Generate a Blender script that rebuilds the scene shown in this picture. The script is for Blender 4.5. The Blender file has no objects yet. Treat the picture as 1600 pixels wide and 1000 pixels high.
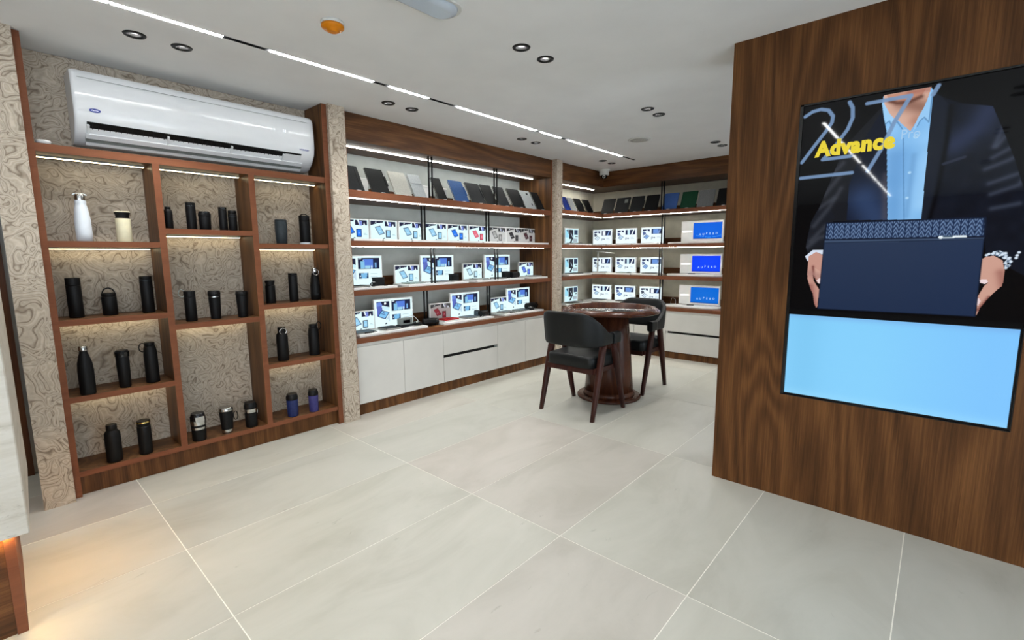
import bpy, bmesh, math, random
import numpy as np
from mathutils import Vector, Matrix
random.seed(7)
K = 0.88                      # every length below is multiplied by this
COL = bpy.context.scene.collection
scene = bpy.context.scene

# ---------------------------------------------------------------- camera
cam_d = bpy.data.cameras.new('camera'); cam = bpy.data.objects.new('camera', cam_d); COL.objects.link(cam)
scene.camera = cam
cam_d.sensor_width = 36.0; cam_d.lens = 36.0 * 740.94 / 1600; cam_d.clip_start = 0.02
yaw, pitch, roll = 0.73202718, 0.13580714, -0.00707871
fw = Vector((-math.sin(yaw)*math.cos(pitch), math.cos(yaw)*math.cos(pitch), -math.sin(pitch)))
rt = Vector((math.cos(yaw), math.sin(yaw), 0)); up = rt.cross(fw)
r2 = math.cos(roll)*rt + math.sin(roll)*up; u2 = -math.sin(roll)*rt + math.cos(roll)*up
m = Matrix((r2, u2, -fw)).transposed().to_4x4(); m.translation = Vector((0, 0, 1.45))*K
cam.matrix_world = m

# ---------------------------------------------------------------- world, exposure, light levels
TRACK_E, SHELF_E, SPOT_W, WARM_E, SKY_E = 64.0, 38.0, 28.0, 110.0, 5.3
w = bpy.data.worlds.new('world'); scene.world = w; w.use_nodes = True
w.node_tree.nodes['Background'].inputs[0].default_value = (0.8, 0.9, 1.0, 1)
w.node_tree.nodes['Background'].inputs[1].default_value = SKY_E
vs = scene.view_settings
vs.view_transform = 'Standard'; vs.look = 'None'; vs.exposure = 0.0; vs.gamma = 1.0; vs.use_curve_mapping = False
scene.cycles.use_denoising = True
scene.cycles.max_bounces = 8; scene.cycles.diffuse_bounces = 5; scene.cycles.glossy_bounces = 4
scene.cycles.sample_clamp_indirect = 6.0
CZ = 2.665                    # ceiling height

# ---------------------------------------------------------------- materials
def lin(c):
    return tuple((v/255/12.92 if v/255 <= 0.04045 else ((v/255+0.055)/1.055)**2.4) for v in c)
def mat(name, c=(128,128,128), rough=0.5, metal=0.0, emit=None, es=0.0, spec=0.5, coat=0.0, alpha=1.0, trans=0.0):
    m = bpy.data.materials.new(name); m.use_nodes = True
    b = m.node_tree.nodes['Principled BSDF']
    b.inputs['Base Color'].default_value = (*lin(c), 1); b.inputs['Roughness'].default_value = rough
    b.inputs['Metallic'].default_value = metal; b.inputs['Specular IOR Level'].default_value = spec
    b.inputs['Coat Weight'].default_value = coat; b.inputs['Coat Roughness'].default_value = 0.05
    if emit: b.inputs['Emission Color'].default_value = (*lin(emit), 1); b.inputs['Emission Strength'].default_value = es
    if trans: b.inputs['Transmission Weight'].default_value = trans
    return m
class G:                      # tiny node helper
    def __init__(s, m): s.m = m; s.t = m.node_tree; s.b = s.t.nodes['Principled BSDF']
    def n(s, typ, **kw):
        nd = s.t.nodes.new(typ)
        for k, v in kw.items(): setattr(nd, k, v)
        return nd
    def l(s, a, b): s.t.links.new(a, b)
    def coords(s, scale, rand=False):
        tc = s.n('ShaderNodeTexCoord'); mp = s.n('ShaderNodeMapping'); mp.inputs['Scale'].default_value = scale
        s.l(tc.outputs['Object'], mp.inputs['Vector'])
        return mp.outputs[0]
    def noise(s, v, sc, det=3, rough=0.5, dist=0.0):
        nd = s.n('ShaderNodeTexNoise'); nd.inputs['Scale'].default_value = sc; nd.inputs['Detail'].default_value = det
        nd.inputs['Roughness'].default_value = rough; nd.inputs['Distortion'].default_value = dist
        s.l(v, nd.inputs['Vector']); return nd
    def math(s, op, a, b=None, c=None):
        nd = s.n('ShaderNodeMath', operation=op)
        for i, x in enumerate((a, b, c)):
            if x is None: continue
            if isinstance(x, (int, float)): nd.inputs[i].default_value = x
            else: s.l(x, nd.inputs[i])
        return nd.outputs[0]
    def ramp(s, f, stops):
        nd = s.n('ShaderNodeValToRGB'); e = nd.color_ramp.elements
        while len(e) < len(stops): e.new(0.5)
        for el, (p, c) in zip(e, stops): el.position = p; el.color = (*lin(c), 1)
        s.l(f, nd.inputs[0]); return nd.outputs[0]
    def mix(s, f, a, b, mode='MIX'):
        nd = s.n('ShaderNodeMix', data_type='RGBA', blend_type=mode)
        for i, x in ((0, f), (6, a), (7, b)):
            if isinstance(x, (int, float)): nd.inputs[i].default_value = x
            elif isinstance(x, tuple): nd.inputs[i].default_value = (*lin(x), 1)
            else: s.l(x, nd.inputs[i])
        return nd.outputs[2]
    def bump(s, h, strength=0.1, dist=0.01):
        nd = s.n('ShaderNodeBump'); nd.inputs['Strength'].default_value = strength; nd.inputs['Distance'].default_value = dist
        s.l(h, nd.inputs['Height']); s.l(nd.outputs[0], s.b.inputs['Normal'])

def wood(name, light, mid, dark, axis='z', rough=0.42, off=0.0, k=1.0):
    """veneer: stretched rings (cathedral figure) plus fine pores, the grain running along one axis"""
    m = mat(name, mid, rough, spec=0.2); g = G(m)
    sc = {'z': (1, 1, 0.13), 'y': (1, 0.13, 1), 'x': (0.13, 1, 1)}[axis]
    v = g.coords(sc)
    a = g.noise(v, 2.6*k, 2, 0.4, 0.6)
    rings = g.math('SINE', g.math('MULTIPLY_ADD', a.outputs[0], 75.0, off))
    fine = g.noise(g.coords({'z': (1, 1, 0.02), 'y': (1, 0.02, 1), 'x': (0.02, 1, 1)}[axis]), 150*k, 4, 0.7)
    broad = g.noise(v, 7*k, 2)
    f = g.math('MULTIPLY_ADD', rings, 0.13, g.math('MULTIPLY_ADD', fine.outputs[0], 1.0, g.math('MULTIPLY_ADD', broad.outputs[0], 0.55, -0.29)))
    c = g.ramp(f, [(0.15, dark), (0.5, mid), (0.85, light)])
    g.l(c, g.b.inputs['Base Color']); g.bump(fine.outputs[0], 0.05, 0.002)
    return m

M = {}
def pane_mat():
    m = bpy.data.materials.new('added_window_glass'); m.use_nodes = True; t = m.node_tree; o_ = t.nodes['Material Output']; t.nodes.remove(t.nodes['Principled BSDF'])
    tr = t.nodes.new('ShaderNodeBsdfTransparent'); gl = t.nodes.new('ShaderNodeBsdfGlossy'); gl.inputs['Roughness'].default_value = 0.02
    mx = t.nodes.new('ShaderNodeMixShader'); mx.inputs[0].default_value = 0.06; t.links.new(tr.outputs[0], mx.inputs[1]); t.links.new(gl.outputs[0], mx.inputs[2]); t.links.new(mx.outputs[0], o_.inputs['Surface']); return m
M['walnut'] = wood('walnut_veneer_vertical', (120,80,44), (90,57,30), (60,36,17), 'z')
M['walnut_h'] = wood('walnut_veneer_along_wall', (116,78,45), (88,56,32), (58,36,20), 'y')
M['walnut_x'] = wood('walnut_veneer_along_back', (116,78,45), (88,56,32), (58,36,20), 'x')
M['niche'] = wood('niche_walnut', (120,84,50), (88,58,34), (52,33,19), 'z')
M['edge'] = wood('brown_edge_band', (124,76,51), (116,70,46), (106,62,40), 'y', 0.6)
M['dark_door'] = wood('dark_brown_door', (104,64,38), (84,50,30), (64,38,22), 'z')
M['tablewood'] = wood('reddish_walnut_table', (88,50,32), (66,36,24), (48,25,18), 'z', 0.25)
M['legwood'] = wood('dark_red_brown_leg', (72,38,31), (56,29,24), (40,21,18), 'z', 0.32)

def burl():
    m = mat('burl_pattern_wallpaper', (165,152,138), 0.55, spec=0.3); g = G(m)
    v = g.coords((1, 1, 1))
    d = g.noise(v, 4.2, 2, 0.5)
    add = g.n('ShaderNodeVectorMath', operation='MULTIPLY_ADD')
    g.l(d.outputs['Color'], add.inputs[0]); add.inputs[1].default_value = (0.42, 0.42, 0.42); g.l(v, add.inputs[2])
    a = g.noise(add.outputs[0], 6.6, 1.6, 0.5, 0.7)
    fr = g.math('FRACT', g.math('MULTIPLY', a.outputs[0], 12.0))
    tri = g.math('ABSOLUTE', g.math('SUBTRACT', fr, 0.5))
    lines = g.ramp(tri, [(0.0, (138,125,110)), (0.05, (160,147,131)), (0.16, (188,176,160)), (0.5, (201,190,174))])
    fr2 = g.math('FRACT', g.math('MULTIPLY', a.outputs[0], 36.0))
    tri2 = g.math('ABSOLUTE', g.math('SUBTRACT', fr2, 0.5))
    l2 = g.ramp(tri2, [(0.0, (196,186,174)), (0.5, (255,255,255))])
    c = g.mix(0.42, lines, l2, 'MULTIPLY')
    sp = g.noise(v, 70, 2)
    c2 = g.mix(0.16, c, g.ramp(sp.outputs[0], [(0.35, (120,106,92)), (0.6, (235,228,220))]), 'MULTIPLY')
    g.l(c2, g.b.inputs['Base Color']); g.bump(tri, 0.06, 0.003)
    return m
M['burl'] = burl()

def travertine():
    m = mat('travertine', (200,192,180), 0.4); g = G(m)
    a = g.noise(g.coords((1, 0.9, 5.5)), 3.0, 8, 0.65, 0.8)
    b = g.noise(g.coords((1, 1, 4.0)), 16, 6, 0.7, 0.5)
    c = g.ramp(a.outputs[0], [(0.3, (160,152,138)), (0.45, (186,180,168)), (0.6, (196,191,181)), (0.75, (172,164,151))])
    p = g.ramp(b.outputs[0], [(0.28, (130,120,106)), (0.38, (255,255,255))])
    g.l(g.mix(0.8, c, p, 'MULTIPLY'), g.b.inputs['Base Color']); g.bump(b.outputs[0], 0.2, 0.004)
    return m
M['travertine'] = travertine()

def tile():
    m = mat('porcelain_tile', (205,203,192), 0.33, spec=0.45); g = G(m)
    oi = g.n('ShaderNodeObjectInfo')
    base = g.ramp(oi.outputs['Random'], [(0.0, (176,171,163)), (0.35, (178,177,167)), (0.7, (173,173,165)), (1.0, (179,178,168))])
    tc = g.n('ShaderNodeTexCoord'); ad = g.n('ShaderNodeVectorMath', operation='ADD'); g.l(tc.outputs['Object'], ad.inputs[0])
    off = g.n('ShaderNodeVectorMath', operation='SCALE'); g.l(oi.outputs['Location'], off.inputs[0]); off.inputs['Scale'].default_value = 3.7; g.l(off.outputs[0], ad.inputs[1])
    mp = g.n('ShaderNodeMapping'); mp.inputs['Scale'].default_value = (1.0, 0.45, 1); mp.inputs['Rotation'].default_value = (0, 0, 0.3); g.l(ad.outputs[0], mp.inputs[0])
    a = g.noise(mp.outputs[0], 3.2, 6, 0.6, 1.0)
    cl = g.ramp(a.outputs[0], [(0.3, (214,212,206)), (0.5, (240,240,238)), (0.7, (255,255,255))])
    s = g.noise(mp.outputs[0], 17, 5, 0.65, 0.6)
    st = g.ramp(s.outputs[0], [(0.25, (196,194,186)), (0.33, (255,255,255))])
    c = g.mix(0.55, g.mix(0.6, base, cl, 'MULTIPLY'), st, 'MULTIPLY')
    g.l(c, g.b.inputs['Base Color'])
    g.l(g.math('MULTIPLY_ADD', a.outputs[0], 0.15, 0.27), g.b.inputs['Roughness'])
    return m
M['tile'] = tile()

def noisy(name, c, rough, amt=0.08, sc=60, **kw):
    kw.setdefault('spec', 0.22)
    m = mat(name, c, rough, **kw); g = G(m); n_ = g.noise(g.coords((1, 1, 1)), sc, 3)
    lo = tuple(max(0, int(v*(1-amt))) for v in c); hi = tuple(min(255, int(v*(1+amt))) for v in c)
    g.l(g.ramp(n_.outputs[0], [(0.3, lo), (0.7, hi)]), g.b.inputs['Base Color']); return m
M['grout'] = noisy('pale_grout', (226,224,214), 0.8, 0.03)
M['ceiling'] = noisy('ceiling_paint', (232,233,234), 0.85, 0.012, 4)
M['paint'] = noisy('wall_paint', (222,221,216), 0.8, 0.02, 6)
M['panelgrey'] = noisy('grey_back_board', (184,188,183), 0.6, 0.03, 9)
M['panelwarm'] = noisy('warm_grey_back_board', (210,207,190), 0.6, 0.03, 9)
M['white_lam'] = noisy('white_laminate', (206,204,198), 0.35, 0.012, 5)
M['white'] = noisy('white_acrylic', (232,232,230), 0.3, 0.01, 20)
M['acwhite'] = noisy('white_glossy_plastic', (226,228,230), 0.16, 0.006, 8, coat=0.4)
M['dull_white'] = noisy('white_plastic', (210,210,206), 0.4, 0.01, 20)
M['cream'] = noisy('cream_enamel', (226,218,186), 0.35, 0.02, 30)
M['bottle_white'] = noisy('white_enamel', (214,220,226), 0.3, 0.01, 30)
M['black'] = noisy('matt_black', (11,11,12), 0.5, 0.2, 200)
M['blackgloss'] = mat('gloss_black', (14,14,15), 0.2)
M['rod'] = noisy('black_powder_coat', (16,16,16), 0.4, 0.1)
M['darkgrey'] = noisy('dark_grey_enamel', (48,54,58), 0.4, 0.08)
M['steel'] = mat('brushed_steel', (190,190,188), 0.25, 1.0)
M['gold'] = mat('brass_rim', (205,180,110), 0.25, 1.0)
M['navy'] = noisy('navy_enamel', (34,44,88), 0.35, 0.08)
M['violet'] = noisy('violet_enamel', (58,56,108), 0.35, 0.08)
M['leather'] = noisy('black_leather', (14,17,18), 0.48, 0.12, 90, spec=0.3)
M['bluecloth'] = noisy('blue_cover', (36,74,124), 0.55, 0.1, 120)
M['blue2'] = noisy('bright_blue_cover', (22,52,140), 0.5, 0.1, 120)
M['blue3'] = noisy('mid_blue_cover', (58,92,158), 0.55, 0.08, 120)
M['green'] = noisy('dark_green_cover', (18,66,44), 0.55, 0.1, 120)
M['greycloth'] = noisy('grey_cover', (120,122,124), 0.6, 0.08, 120)
M['beige'] = noisy('pale_grey_cover', (178,176,166), 0.6, 0.05, 120)
M['lightgrey'] = noisy('light_grey_cover', (168,172,172), 0.6, 0.05, 120)
M['charcoal'] = noisy('charcoal_cover', (28,30,32), 0.7, 0.12, 120)
M['blackcover'] = noisy('black_cover', (13,14,15), 0.7, 0.15, 120)
M['slate'] = noisy('slate_cover', (70,84,94), 0.45, 0.1, 90)
M['teal'] = noisy('pale_teal_cover', (150,172,170), 0.5, 0.05, 90)
M['red'] = noisy('red_cover', (178,28,34), 0.5, 0.08, 90)
M['orange'] = noisy('orange_plastic', (214,128,16), 0.35, 0.03, 30)
M['screenglass'] = mat('dark_glass', (6,7,8), 0.04)
M['tableglass'] = mat('black_table_glass', (10,10,12), 0.03, spec=0.6, coat=1.0)
M['pane'] = pane_mat()
M['led'] = mat('led_diffuser', (255,255,255), 0.5, emit=(250,251,250), es=TRACK_E)
M['led_shelf'] = mat('shelf_led', (255,255,255), 0.5, emit=(250,250,244), es=SHELF_E)
M['led_niche'] = mat('niche_led', (255,255,255), 0.5, emit=(255,234,186), es=SHELF_E*0.24)
M['led_corner'] = mat('corner_led', (255,255,255), 0.5, emit=(252,250,240), es=SHELF_E*1.5)
M['led_warm'] = mat('warm_led', (255,220,160), 0.5, emit=(255,204,128), es=WARM_E)
M['lens'] = mat('downlight_lens', (255,255,255), 0.5, emit=(255,250,240), es=10)
M['reflector'] = mat('lamp_reflector', (190,190,190), 0.32, 0.9)
M['clear'] = mat('clear_plastic', (222,232,244), 0.12, trans=0.35)
M['grille'] = noisy('speaker_grille', (172,172,168), 0.7, 0.12, 160)
M['greymetal'] = noisy('grey_aluminium', (128,134,130), 0.4, 0.05, 40)
M['logo'] = mat('logo_blue', (22,44,140), 0.4)
M['digits'] = mat('lit_digits', (255,255,255), 0.4, emit=(225,236,250), es=0.8)
M['textwhite'] = mat('white_lettering', (250,250,250), 0.5, emit=(250,250,250), es=0.9)
M['texty'] = mat('yellow_lettering', (0,0,0), 0.5, emit=(236,214,52), es=0.95)
M['textb'] = mat('pale_blue_lettering', (0,0,0), 0.5, emit=(170,210,245), es=0.9)
def _unused(): pass
def vcol(name, strength, rough=0.3, spec=0.5):
    m = mat(name, (4,4,5), rough, spec=spec); g = G(m)
    a = g.n('ShaderNodeVertexColor'); a.layer_name = 'Col'
    g.l(a.outputs[0], g.b.inputs['Emission Color']); g.b.inputs['Emission Strength'].default_value = strength
    return m
M['tvimage'] = vcol('tv_picture', 1.0, 0.03, 0.22)
M['lit'] = vcol('backlit_print', 1.08, 0.5, 0.15)
def vcol_unlit(name):
    m = mat(name, (200,200,200), 0.4); g = G(m); a = g.n('ShaderNodeVertexColor'); a.layer_name = 'Col'
    g.l(a.outputs[0], g.b.inputs['Base Color']); return m
M['unlit'] = vcol_unlit('unlit_print')

# ---------------------------------------------------------------- mesh helpers (photo units; K applied on linking)
def MB(): return bmesh.new()
def _mi(bm, faces, mi):
    for f in faces: f.material_index = mi
def box(bm, x0, x1, y0, y1, z0, z1, mi=0, front=None, fmi=1, bev=0.0, rot=None, piv=None):
    r = bmesh.ops.create_cube(bm, size=1.0); vs_ = r['verts']
    for v in vs_:
        v.co = Vector((x0 + (v.co.x+.5)*(x1-x0), y0 + (v.co.y+.5)*(y1-y0), z0 + (v.co.z+.5)*(z1-z0)))
    fs = list({f for v in vs_ for f in v.link_faces})
    for f in fs:
        f.normal_update(); f.material_index = mi
        if front and f.normal.dot(Vector(front)) > 0.9: f.material_index = fmi
    if bev > 0:
        es = list({e for v in vs_ for e in v.link_edges})
        rr = bmesh.ops.bevel(bm, geom=es, offset=bev, segments=2, profile=0.6, affect='EDGES')
        vs_ = list(set(rr['verts']) | {v for f in rr['faces'] for v in f.verts} | {v for v in vs_ if v.is_valid})
    if rot is not None:
        R_ = rot; p = Vector(piv)
        for v in vs_: v.co = p + R_ @ (v.co - p)
    return vs_
def lathe(bm, prof, c=(0,0,0), seg=24, mi=0, cap=True, smooth=True):
    rings = []
    for r, z in prof:
        rings.append([bm.verts.new((c[0]+r*math.cos(2*math.pi*i/seg), c[1]+r*math.sin(2*math.pi*i/seg), c[2]+z)) for i in range(seg)])
    for a, b in zip(rings, rings[1:]):
        for i in range(seg):
            f = bm.faces.new((a[i], a[(i+1) % seg], b[(i+1) % seg], b[i])); f.material_index = mi; f.smooth = smooth
    if cap:
        f = bm.faces.new(rings[0][::-1]); f.material_index = mi
        f = bm.faces.new(rings[-1]); f.material_index = mi
def tube(bm, pts, r, seg=8, mi=0, closed=False, radii=None):
    pts = [Vector(p) for p in pts]; n = len(pts); rings = []
    prev = None
    for i, p in enumerate(pts):
        if closed: t = pts[(i+1) % n] - pts[i-1]
        else: t = pts[min(i+1, n-1)] - pts[max(i-1, 0)]
        t.normalize()
        a = prev if prev is not None else (Vector((0,0,1)) if abs(t.z) < 0.9 else Vector((1,0,0)))
        a = (a - t*a.dot(t)).normalized(); b = t.cross(a); prev = a
        rr = radii[i] if radii else r
        rings.append([bm.verts.new(p + rr*(math.cos(2*math.pi*k/seg)*a + math.sin(2*math.pi*k/seg)*b)) for k in range(seg)])
    pairs = list(zip(rings, rings[1:])) + ([(rings[-1], rings[0])] if closed else [])
    for a, b in pairs:
        for k in range(seg):
            f = bm.faces.new((a[k], a[(k+1) % seg], b[(k+1) % seg], b[k])); f.smooth = True; f.material_index = mi
    if not closed:
        for rg in (rings[0][::-1], rings[-1]):
            f = bm.faces.new(rg); f.material_index = mi
def prism(bm, poly, z0, z1, mi=0):
    a = [bm.verts.new((x, y, z0)) for x, y in poly]; b = [bm.verts.new((x, y, z1)) for x, y in poly]
    n = len(poly)
    for i in range(n): bm.faces.new((a[i], a[(i+1) % n], b[(i+1) % n], b[i])).material_index = mi
    bm.faces.new(a[::-1]).material_index = mi; bm.faces.new(b).material_index = mi
def to_obj(name, bm, mats, parent=None, loc=None):
    """bm is in photo units; when the parent has a 'pl' offset the mesh is moved into its frame"""
    bmesh.ops.recalc_face_normals(bm, faces=bm.faces)
    me = bpy.data.meshes.new(name)
    off = Vector(loc) if loc is not None else Vector((0,0,0))
    bmesh.ops.transform(bm, matrix=Matrix.Scale(K, 4) @ Matrix.Translation(-off), verts=bm.verts)
    bm.to_mesh(me); bm.free()
    for mm in (mats if isinstance(mats, (list, tuple)) else [mats]): me.materials.append(M[mm] if isinstance(mm, str) else mm)
    o = bpy.data.objects.new(name, me); COL.objects.link(o)
    if parent is not None: o.parent = parent
    else: o.location = off*K
    return o
def tag(o, label, cat, group=None, kind=None):
    if label: o['label'] = label
    if cat: o['category'] = cat
    if group: o['group'] = group
    if kind: o['kind'] = kind
    return o
def T(name, label, cat, loc, group=None, rz=0.0):
    o = bpy.data.objects.new(name, None); COL.objects.link(o); o.empty_display_size = 0.05
    o.location = Vector(loc)*K; o.rotation_euler = (0, 0, rz); o['pl'] = list(loc)
    return tag(o, label, cat, group)
def P(root, name, bm, mats, label=None, world=True, parent=None):
    """a part; bm in world photo units (world=True) or in the root's own frame"""
    o = to_obj(name, bm, mats, parent or root, list(root['pl']) if world else (0,0,0))
    if label: o['label'] = label
    return o
def S(name, bm, mats, parent=None):
    o = to_obj(name, bm, mats, parent); 
    if parent is None: o['kind'] = 'structure'
    return o
def copy_part(src, parent, name, loc=(0,0,0)):
    c = src.copy(); COL.objects.link(c); c.name = name; c.parent = parent; c.location = Vector(loc)*K; return c
def txt(root, name, s, size, mat_, pos, normal, right=(0,1,0), bold=0.0, sx=1.0, shear=0.0, align='LEFT', parent=None):
    """flat lettering turned into a mesh part, baseline at pos"""
    cu = bpy.data.curves.new('t', 'FONT'); cu.body = s; cu.size = size*K; cu.offset = bold*K; cu.shear = shear; cu.align_x = align; cu.space_character = 1.0+bold*14
    cu.resolution_u = 3
    o = bpy.data.objects.new('t', cu); COL.objects.link(o)
    dg = bpy.context.evaluated_depsgraph_get(); me = bpy.data.meshes.new_from_object(o.evaluated_get(dg))
    bpy.data.objects.remove(o)
    n_ = Vector(normal).normalized(); r_ = Vector(right).normalized(); u_ = n_.cross(r_)
    mw = Matrix((r_, u_, n_)).transposed().to_4x4() @ Matrix.Diagonal((sx, 1, 1, 1))
    mw.translation = (Vector(pos) - Vector(root['pl']))*K
    me.transform(mw); me.materials.clear(); me.materials.append(M[mat_]); me.name = name
    ob = bpy.data.objects.new(name, me); COL.objects.link(ob); ob.parent = parent or root
    return ob

# ---------------------------------------------------------------- flat pictures: painted per vertex on a grid
class Paint:
    def __init__(s, W, H, aspect, bg):
        s.W, s.H, s.asp = W, H, aspect
        u, v = np.meshgrid(np.linspace(0, 1, W+1), np.linspace(0, 1, H+1)); s.u, s.v = u, v
        s.c = np.zeros((H+1, W+1, 3)) + np.array(bg, float)
    def inside(s, pts):
        m_ = np.zeros(s.u.shape, bool); n = len(pts)
        for i in range(n):
            x0, y0 = pts[i]; x1, y1 = pts[(i+1) % n]
            if y0 == y1: continue
            cond = ((s.v > y0) != (s.v > y1)) & (s.u < (x1-x0)*(s.v-y0)/(y1-y0)+x0)
            m_ ^= cond
        return m_
    def dist(s, pts):
        d = np.full(s.u.shape, 9.0); X, Y = s.u*s.asp, s.v
        if len(pts) == 1: return np.hypot(X-pts[0][0]*s.asp, Y-pts[0][1])
        for (x0, y0), (x1, y1) in zip(pts, pts[1:]):
            x0 *= s.asp; x1 *= s.asp; dx, dy = x1-x0, y1-y0; L = dx*dx+dy*dy+1e-12
            t = np.clip(((X-x0)*dx+(Y-y0)*dy)/L, 0, 1)
            d = np.minimum(d, np.hypot(X-x0-t*dx, Y-y0-t*dy))
        return d
    def mixin(s, a, col):
        a = np.asarray(a, float)[..., None]; s.c = s.c*(1-a) + np.array(col, float)*a
    def poly(s, pts, col, a=1.0): s.mixin(s.inside(pts)*a, col)
    def stroke(s, pts, wd, col, a=1.0, soft=0.002):
        s.mixin(np.clip((wd-s.dist(pts))/soft+0.5, 0, 1)*a, col)
    def glow(s, pts, wd, col, a=1.0, mask=None):
        g_ = np.exp(-(s.dist(pts)/wd)**2)*a
        if mask is not None: g_ = g_*mask
        s.mixin(g_, col)
    def rect(s, x0, y0, x1, y1, col, a=1.0): s.mixin(((s.u >= x0) & (s.u <= x1) & (s.v >= y0) & (s.v <= y1))*a, col)
    def mesh(s, name, fn, material):
        """fn maps arrays u, v to xyz (photo units, local)"""
        W, H = s.W, s.H; x, y, z = fn(s.u, s.v)
        co = np.stack([np.broadcast_to(q, s.u.shape) for q in (x, y, z)], -1).reshape(-1, 3)*K
        i = np.arange(W*H); r_, c_ = i//W, i % W; a = r_*(W+1)+c_
        q = np.stack([a, a+1, a+W+2, a+W+1], -1)
        me = bpy.data.meshes.new(name); me.vertices.add(len(co)); me.vertices.foreach_set('co', co.ravel())
        me.loops.add(q.size); me.loops.foreach_set('vertex_index', q.ravel().astype(np.int32))
        me.polygons.add(len(q)); me.polygons.foreach_set('loop_start', (np.arange(len(q))*4).astype(np.int32))
        me.update(calc_edges=True)
        cc = np.clip(s.c, 0, 255)/255; l_ = np.where(cc <= 0.04045, cc/12.92, ((cc+0.055)/1.055)**2.4)
        at = me.color_attributes.new('Col', 'FLOAT_COLOR', 'POINT')
        at.data.foreach_set('color', np.concatenate([l_.reshape(-1, 3), np.ones((len(co), 1))], 1).ravel())
        me.materials.append(M[material]); return me
def mesh_part(name, me, parent, loc=(0,0,0)):
    o = bpy.data.objects.new(name, me); COL.objects.link(o); o.parent = parent; o.location = Vector(loc)*K; return o

# ================================================================ THE SETTING
# ---- floor: grout bed with one object per tile
bm = MB(); box(bm, -4.6, 2.9, -8.1, 7.1, -0.12, -0.001); floor = S('floor', bm, 'grout'); floor['label'] = 'pale grout bed under large stone-look tiles'
TX, TY, GAP = 0.667, 1.33, 0.0042
xs = [-0.02+TX*i for i in range(-7, 5)]; ys = [0.54+TY*i for i in range(-7, 6)]
tmesh = None
for i, x in enumerate(xs):
    for j, y in enumerate(ys):
        x0, x1, y0, y1 = max(x, -4.6), min(x+TX, 2.9), max(y, -8.1), min(y+TY, 7.1)
        if x1-x0 < 0.05 or y1-y0 < 0.05: continue
        full = abs(x1-x0-TX) < 1e-6 and abs(y1-y0-TY) < 1e-6
        cx, cy = (x0+x1)/2, (y0+y1)/2
        if full and tmesh is not None:
            o = bpy.data.objects.new('tile', tmesh); COL.objects.link(o); o.parent = floor
        else:
            b = MB(); hx, hy = (x1-x0-GAP)/2, (y1-y0-GAP)/2
            box(b, -hx, hx, -hy, hy, -0.004, 0.0); o = to_obj('tile', b, 'tile', floor)
            if full: tmesh = o.data
        o.location = Vector((cx, cy, 0))*K

# ---- downlight and track layout (used for the holes in the ceiling too)
DL = []
for x, ys_ in ((-3.40, ((0.70, 0.92), (2.32, 2.55), (3.96, 4.19), (5.58, 5.81))),
               (-1.95, ((2.27, 2.50), (3.90, 4.12), (5.53, 5.75)))):
    for p in ys_: DL.append((x, p[0], p[1], True))
for x, p in ((-1.95, (0.64, 0.87)), (-3.40, (-0.95, -0.72)), (-1.95, (-0.98, -0.75)), (0.35, (0.64, 0.87)), (0.35, (-0.98, -0.75)),
             (0.35, (2.2, 2.43)), (-1.95, (-3.2, -2.97)), (0.35, (-3.2, -2.97))): DL.append((x, p[0], p[1], False))  # unseen extra pairs, added to raise the light in the room
LIT = [(0.05, 0.545, 1), (0.55, 1.037, 1), (1.037, 1.284, 0), (1.284, 1.983, 1), (1.983, 2.118, 0), (2.118, 2.468, 1), (2.468, 2.768, 0),
       (2.768, 3.20, 1), (3.21, 3.80, 1), (3.80, 3.888, 0), (3.888, 4.21, 1), (4.21, 4.353, 0), (4.353, 4.685, 1), (4.685, 4.774, 0), (4.774, 5.494, 1), (5.494, 5.835, 0)]
LIT2 = [(-0.10, 0.736, 1), (-0.35, -0.10, 0), (-1.2, -0.35, 1), (-1.35, -1.2, 0), (-2.0, -1.35, 1), (-2.3, -2.0, 0), (-3.3, -2.3, 1), (-3.45, -3.3, 0), (-4.2, -3.45, 1), (-4.4, -4.2, 0), (-5.3, -4.4, 1), (-5.5, -5.3, 0), (-6.4, -5.5, 1), (-7.2, -6.6, 1)]
TXc, TXc2, TW = -3.075, -0.93, 0.0165
hs = 0.036
holes = [(x-hs, x+hs, y-hs, y+hs) for x, a, b, _ in DL for y in (a, b)]
holes += [(TXc-TW, TXc+TW, 0.05, 5.835), (TXc2-TW, TXc2+TW, -7.2, 0.736)]
gx = sorted({-4.6, 2.9} | {h[0] for h in holes} | {h[1] for h in holes}); gy = sorted({-8.1, 7.1} | {h[2] for h in holes} | {h[3] for h in holes})
bm = MB(); vd = {}
def gv(x, y):
    if (x, y) not in vd: vd[(x, y)] = bm.verts.new((x, y, CZ))
    return vd[(x, y)]
for x0, x1 in zip(gx, gx[1:]):
    for y0, y1 in zip(gy, gy[1:]):
        cx, cy = (x0+x1)/2, (y0+y1)/2
        if any(h[0] < cx < h[1] and h[2] < cy < h[3] for h in holes): continue
        bm.faces.new((gv(x0, y0), gv(x0, y1), gv(x1, y1), gv(x1, y0)))
r_ = bmesh.ops.extrude_face_region(bm, geom=list(bm.faces))
bmesh.ops.translate(bm, vec=(0, 0, 0.11), verts=[g for g in r_['geom'] if isinstance(g, bmesh.types.BMVert)])
box(bm, -4.6, 2.9, -8.1, 7.1, CZ+0.11, CZ+0.16)
S('ceiling', bm, 'ceiling')['label'] = 'smooth off-white plaster ceiling'

# ---- walls
for nm, b in (('wall_left', (-4.70, -4.5, -8.1, 7.1)), ('wall_back', (-4.5, 2.9, 6.95, 7.1)), ('wall_front', (-4.5, 2.75, -8.1, -7.95))):
    bm = MB(); box(bm, b[0], b[1], b[2], b[3], -0.12, CZ); S(nm, bm, 'walnut_h' if nm == 'wall_front' else 'paint')
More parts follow.
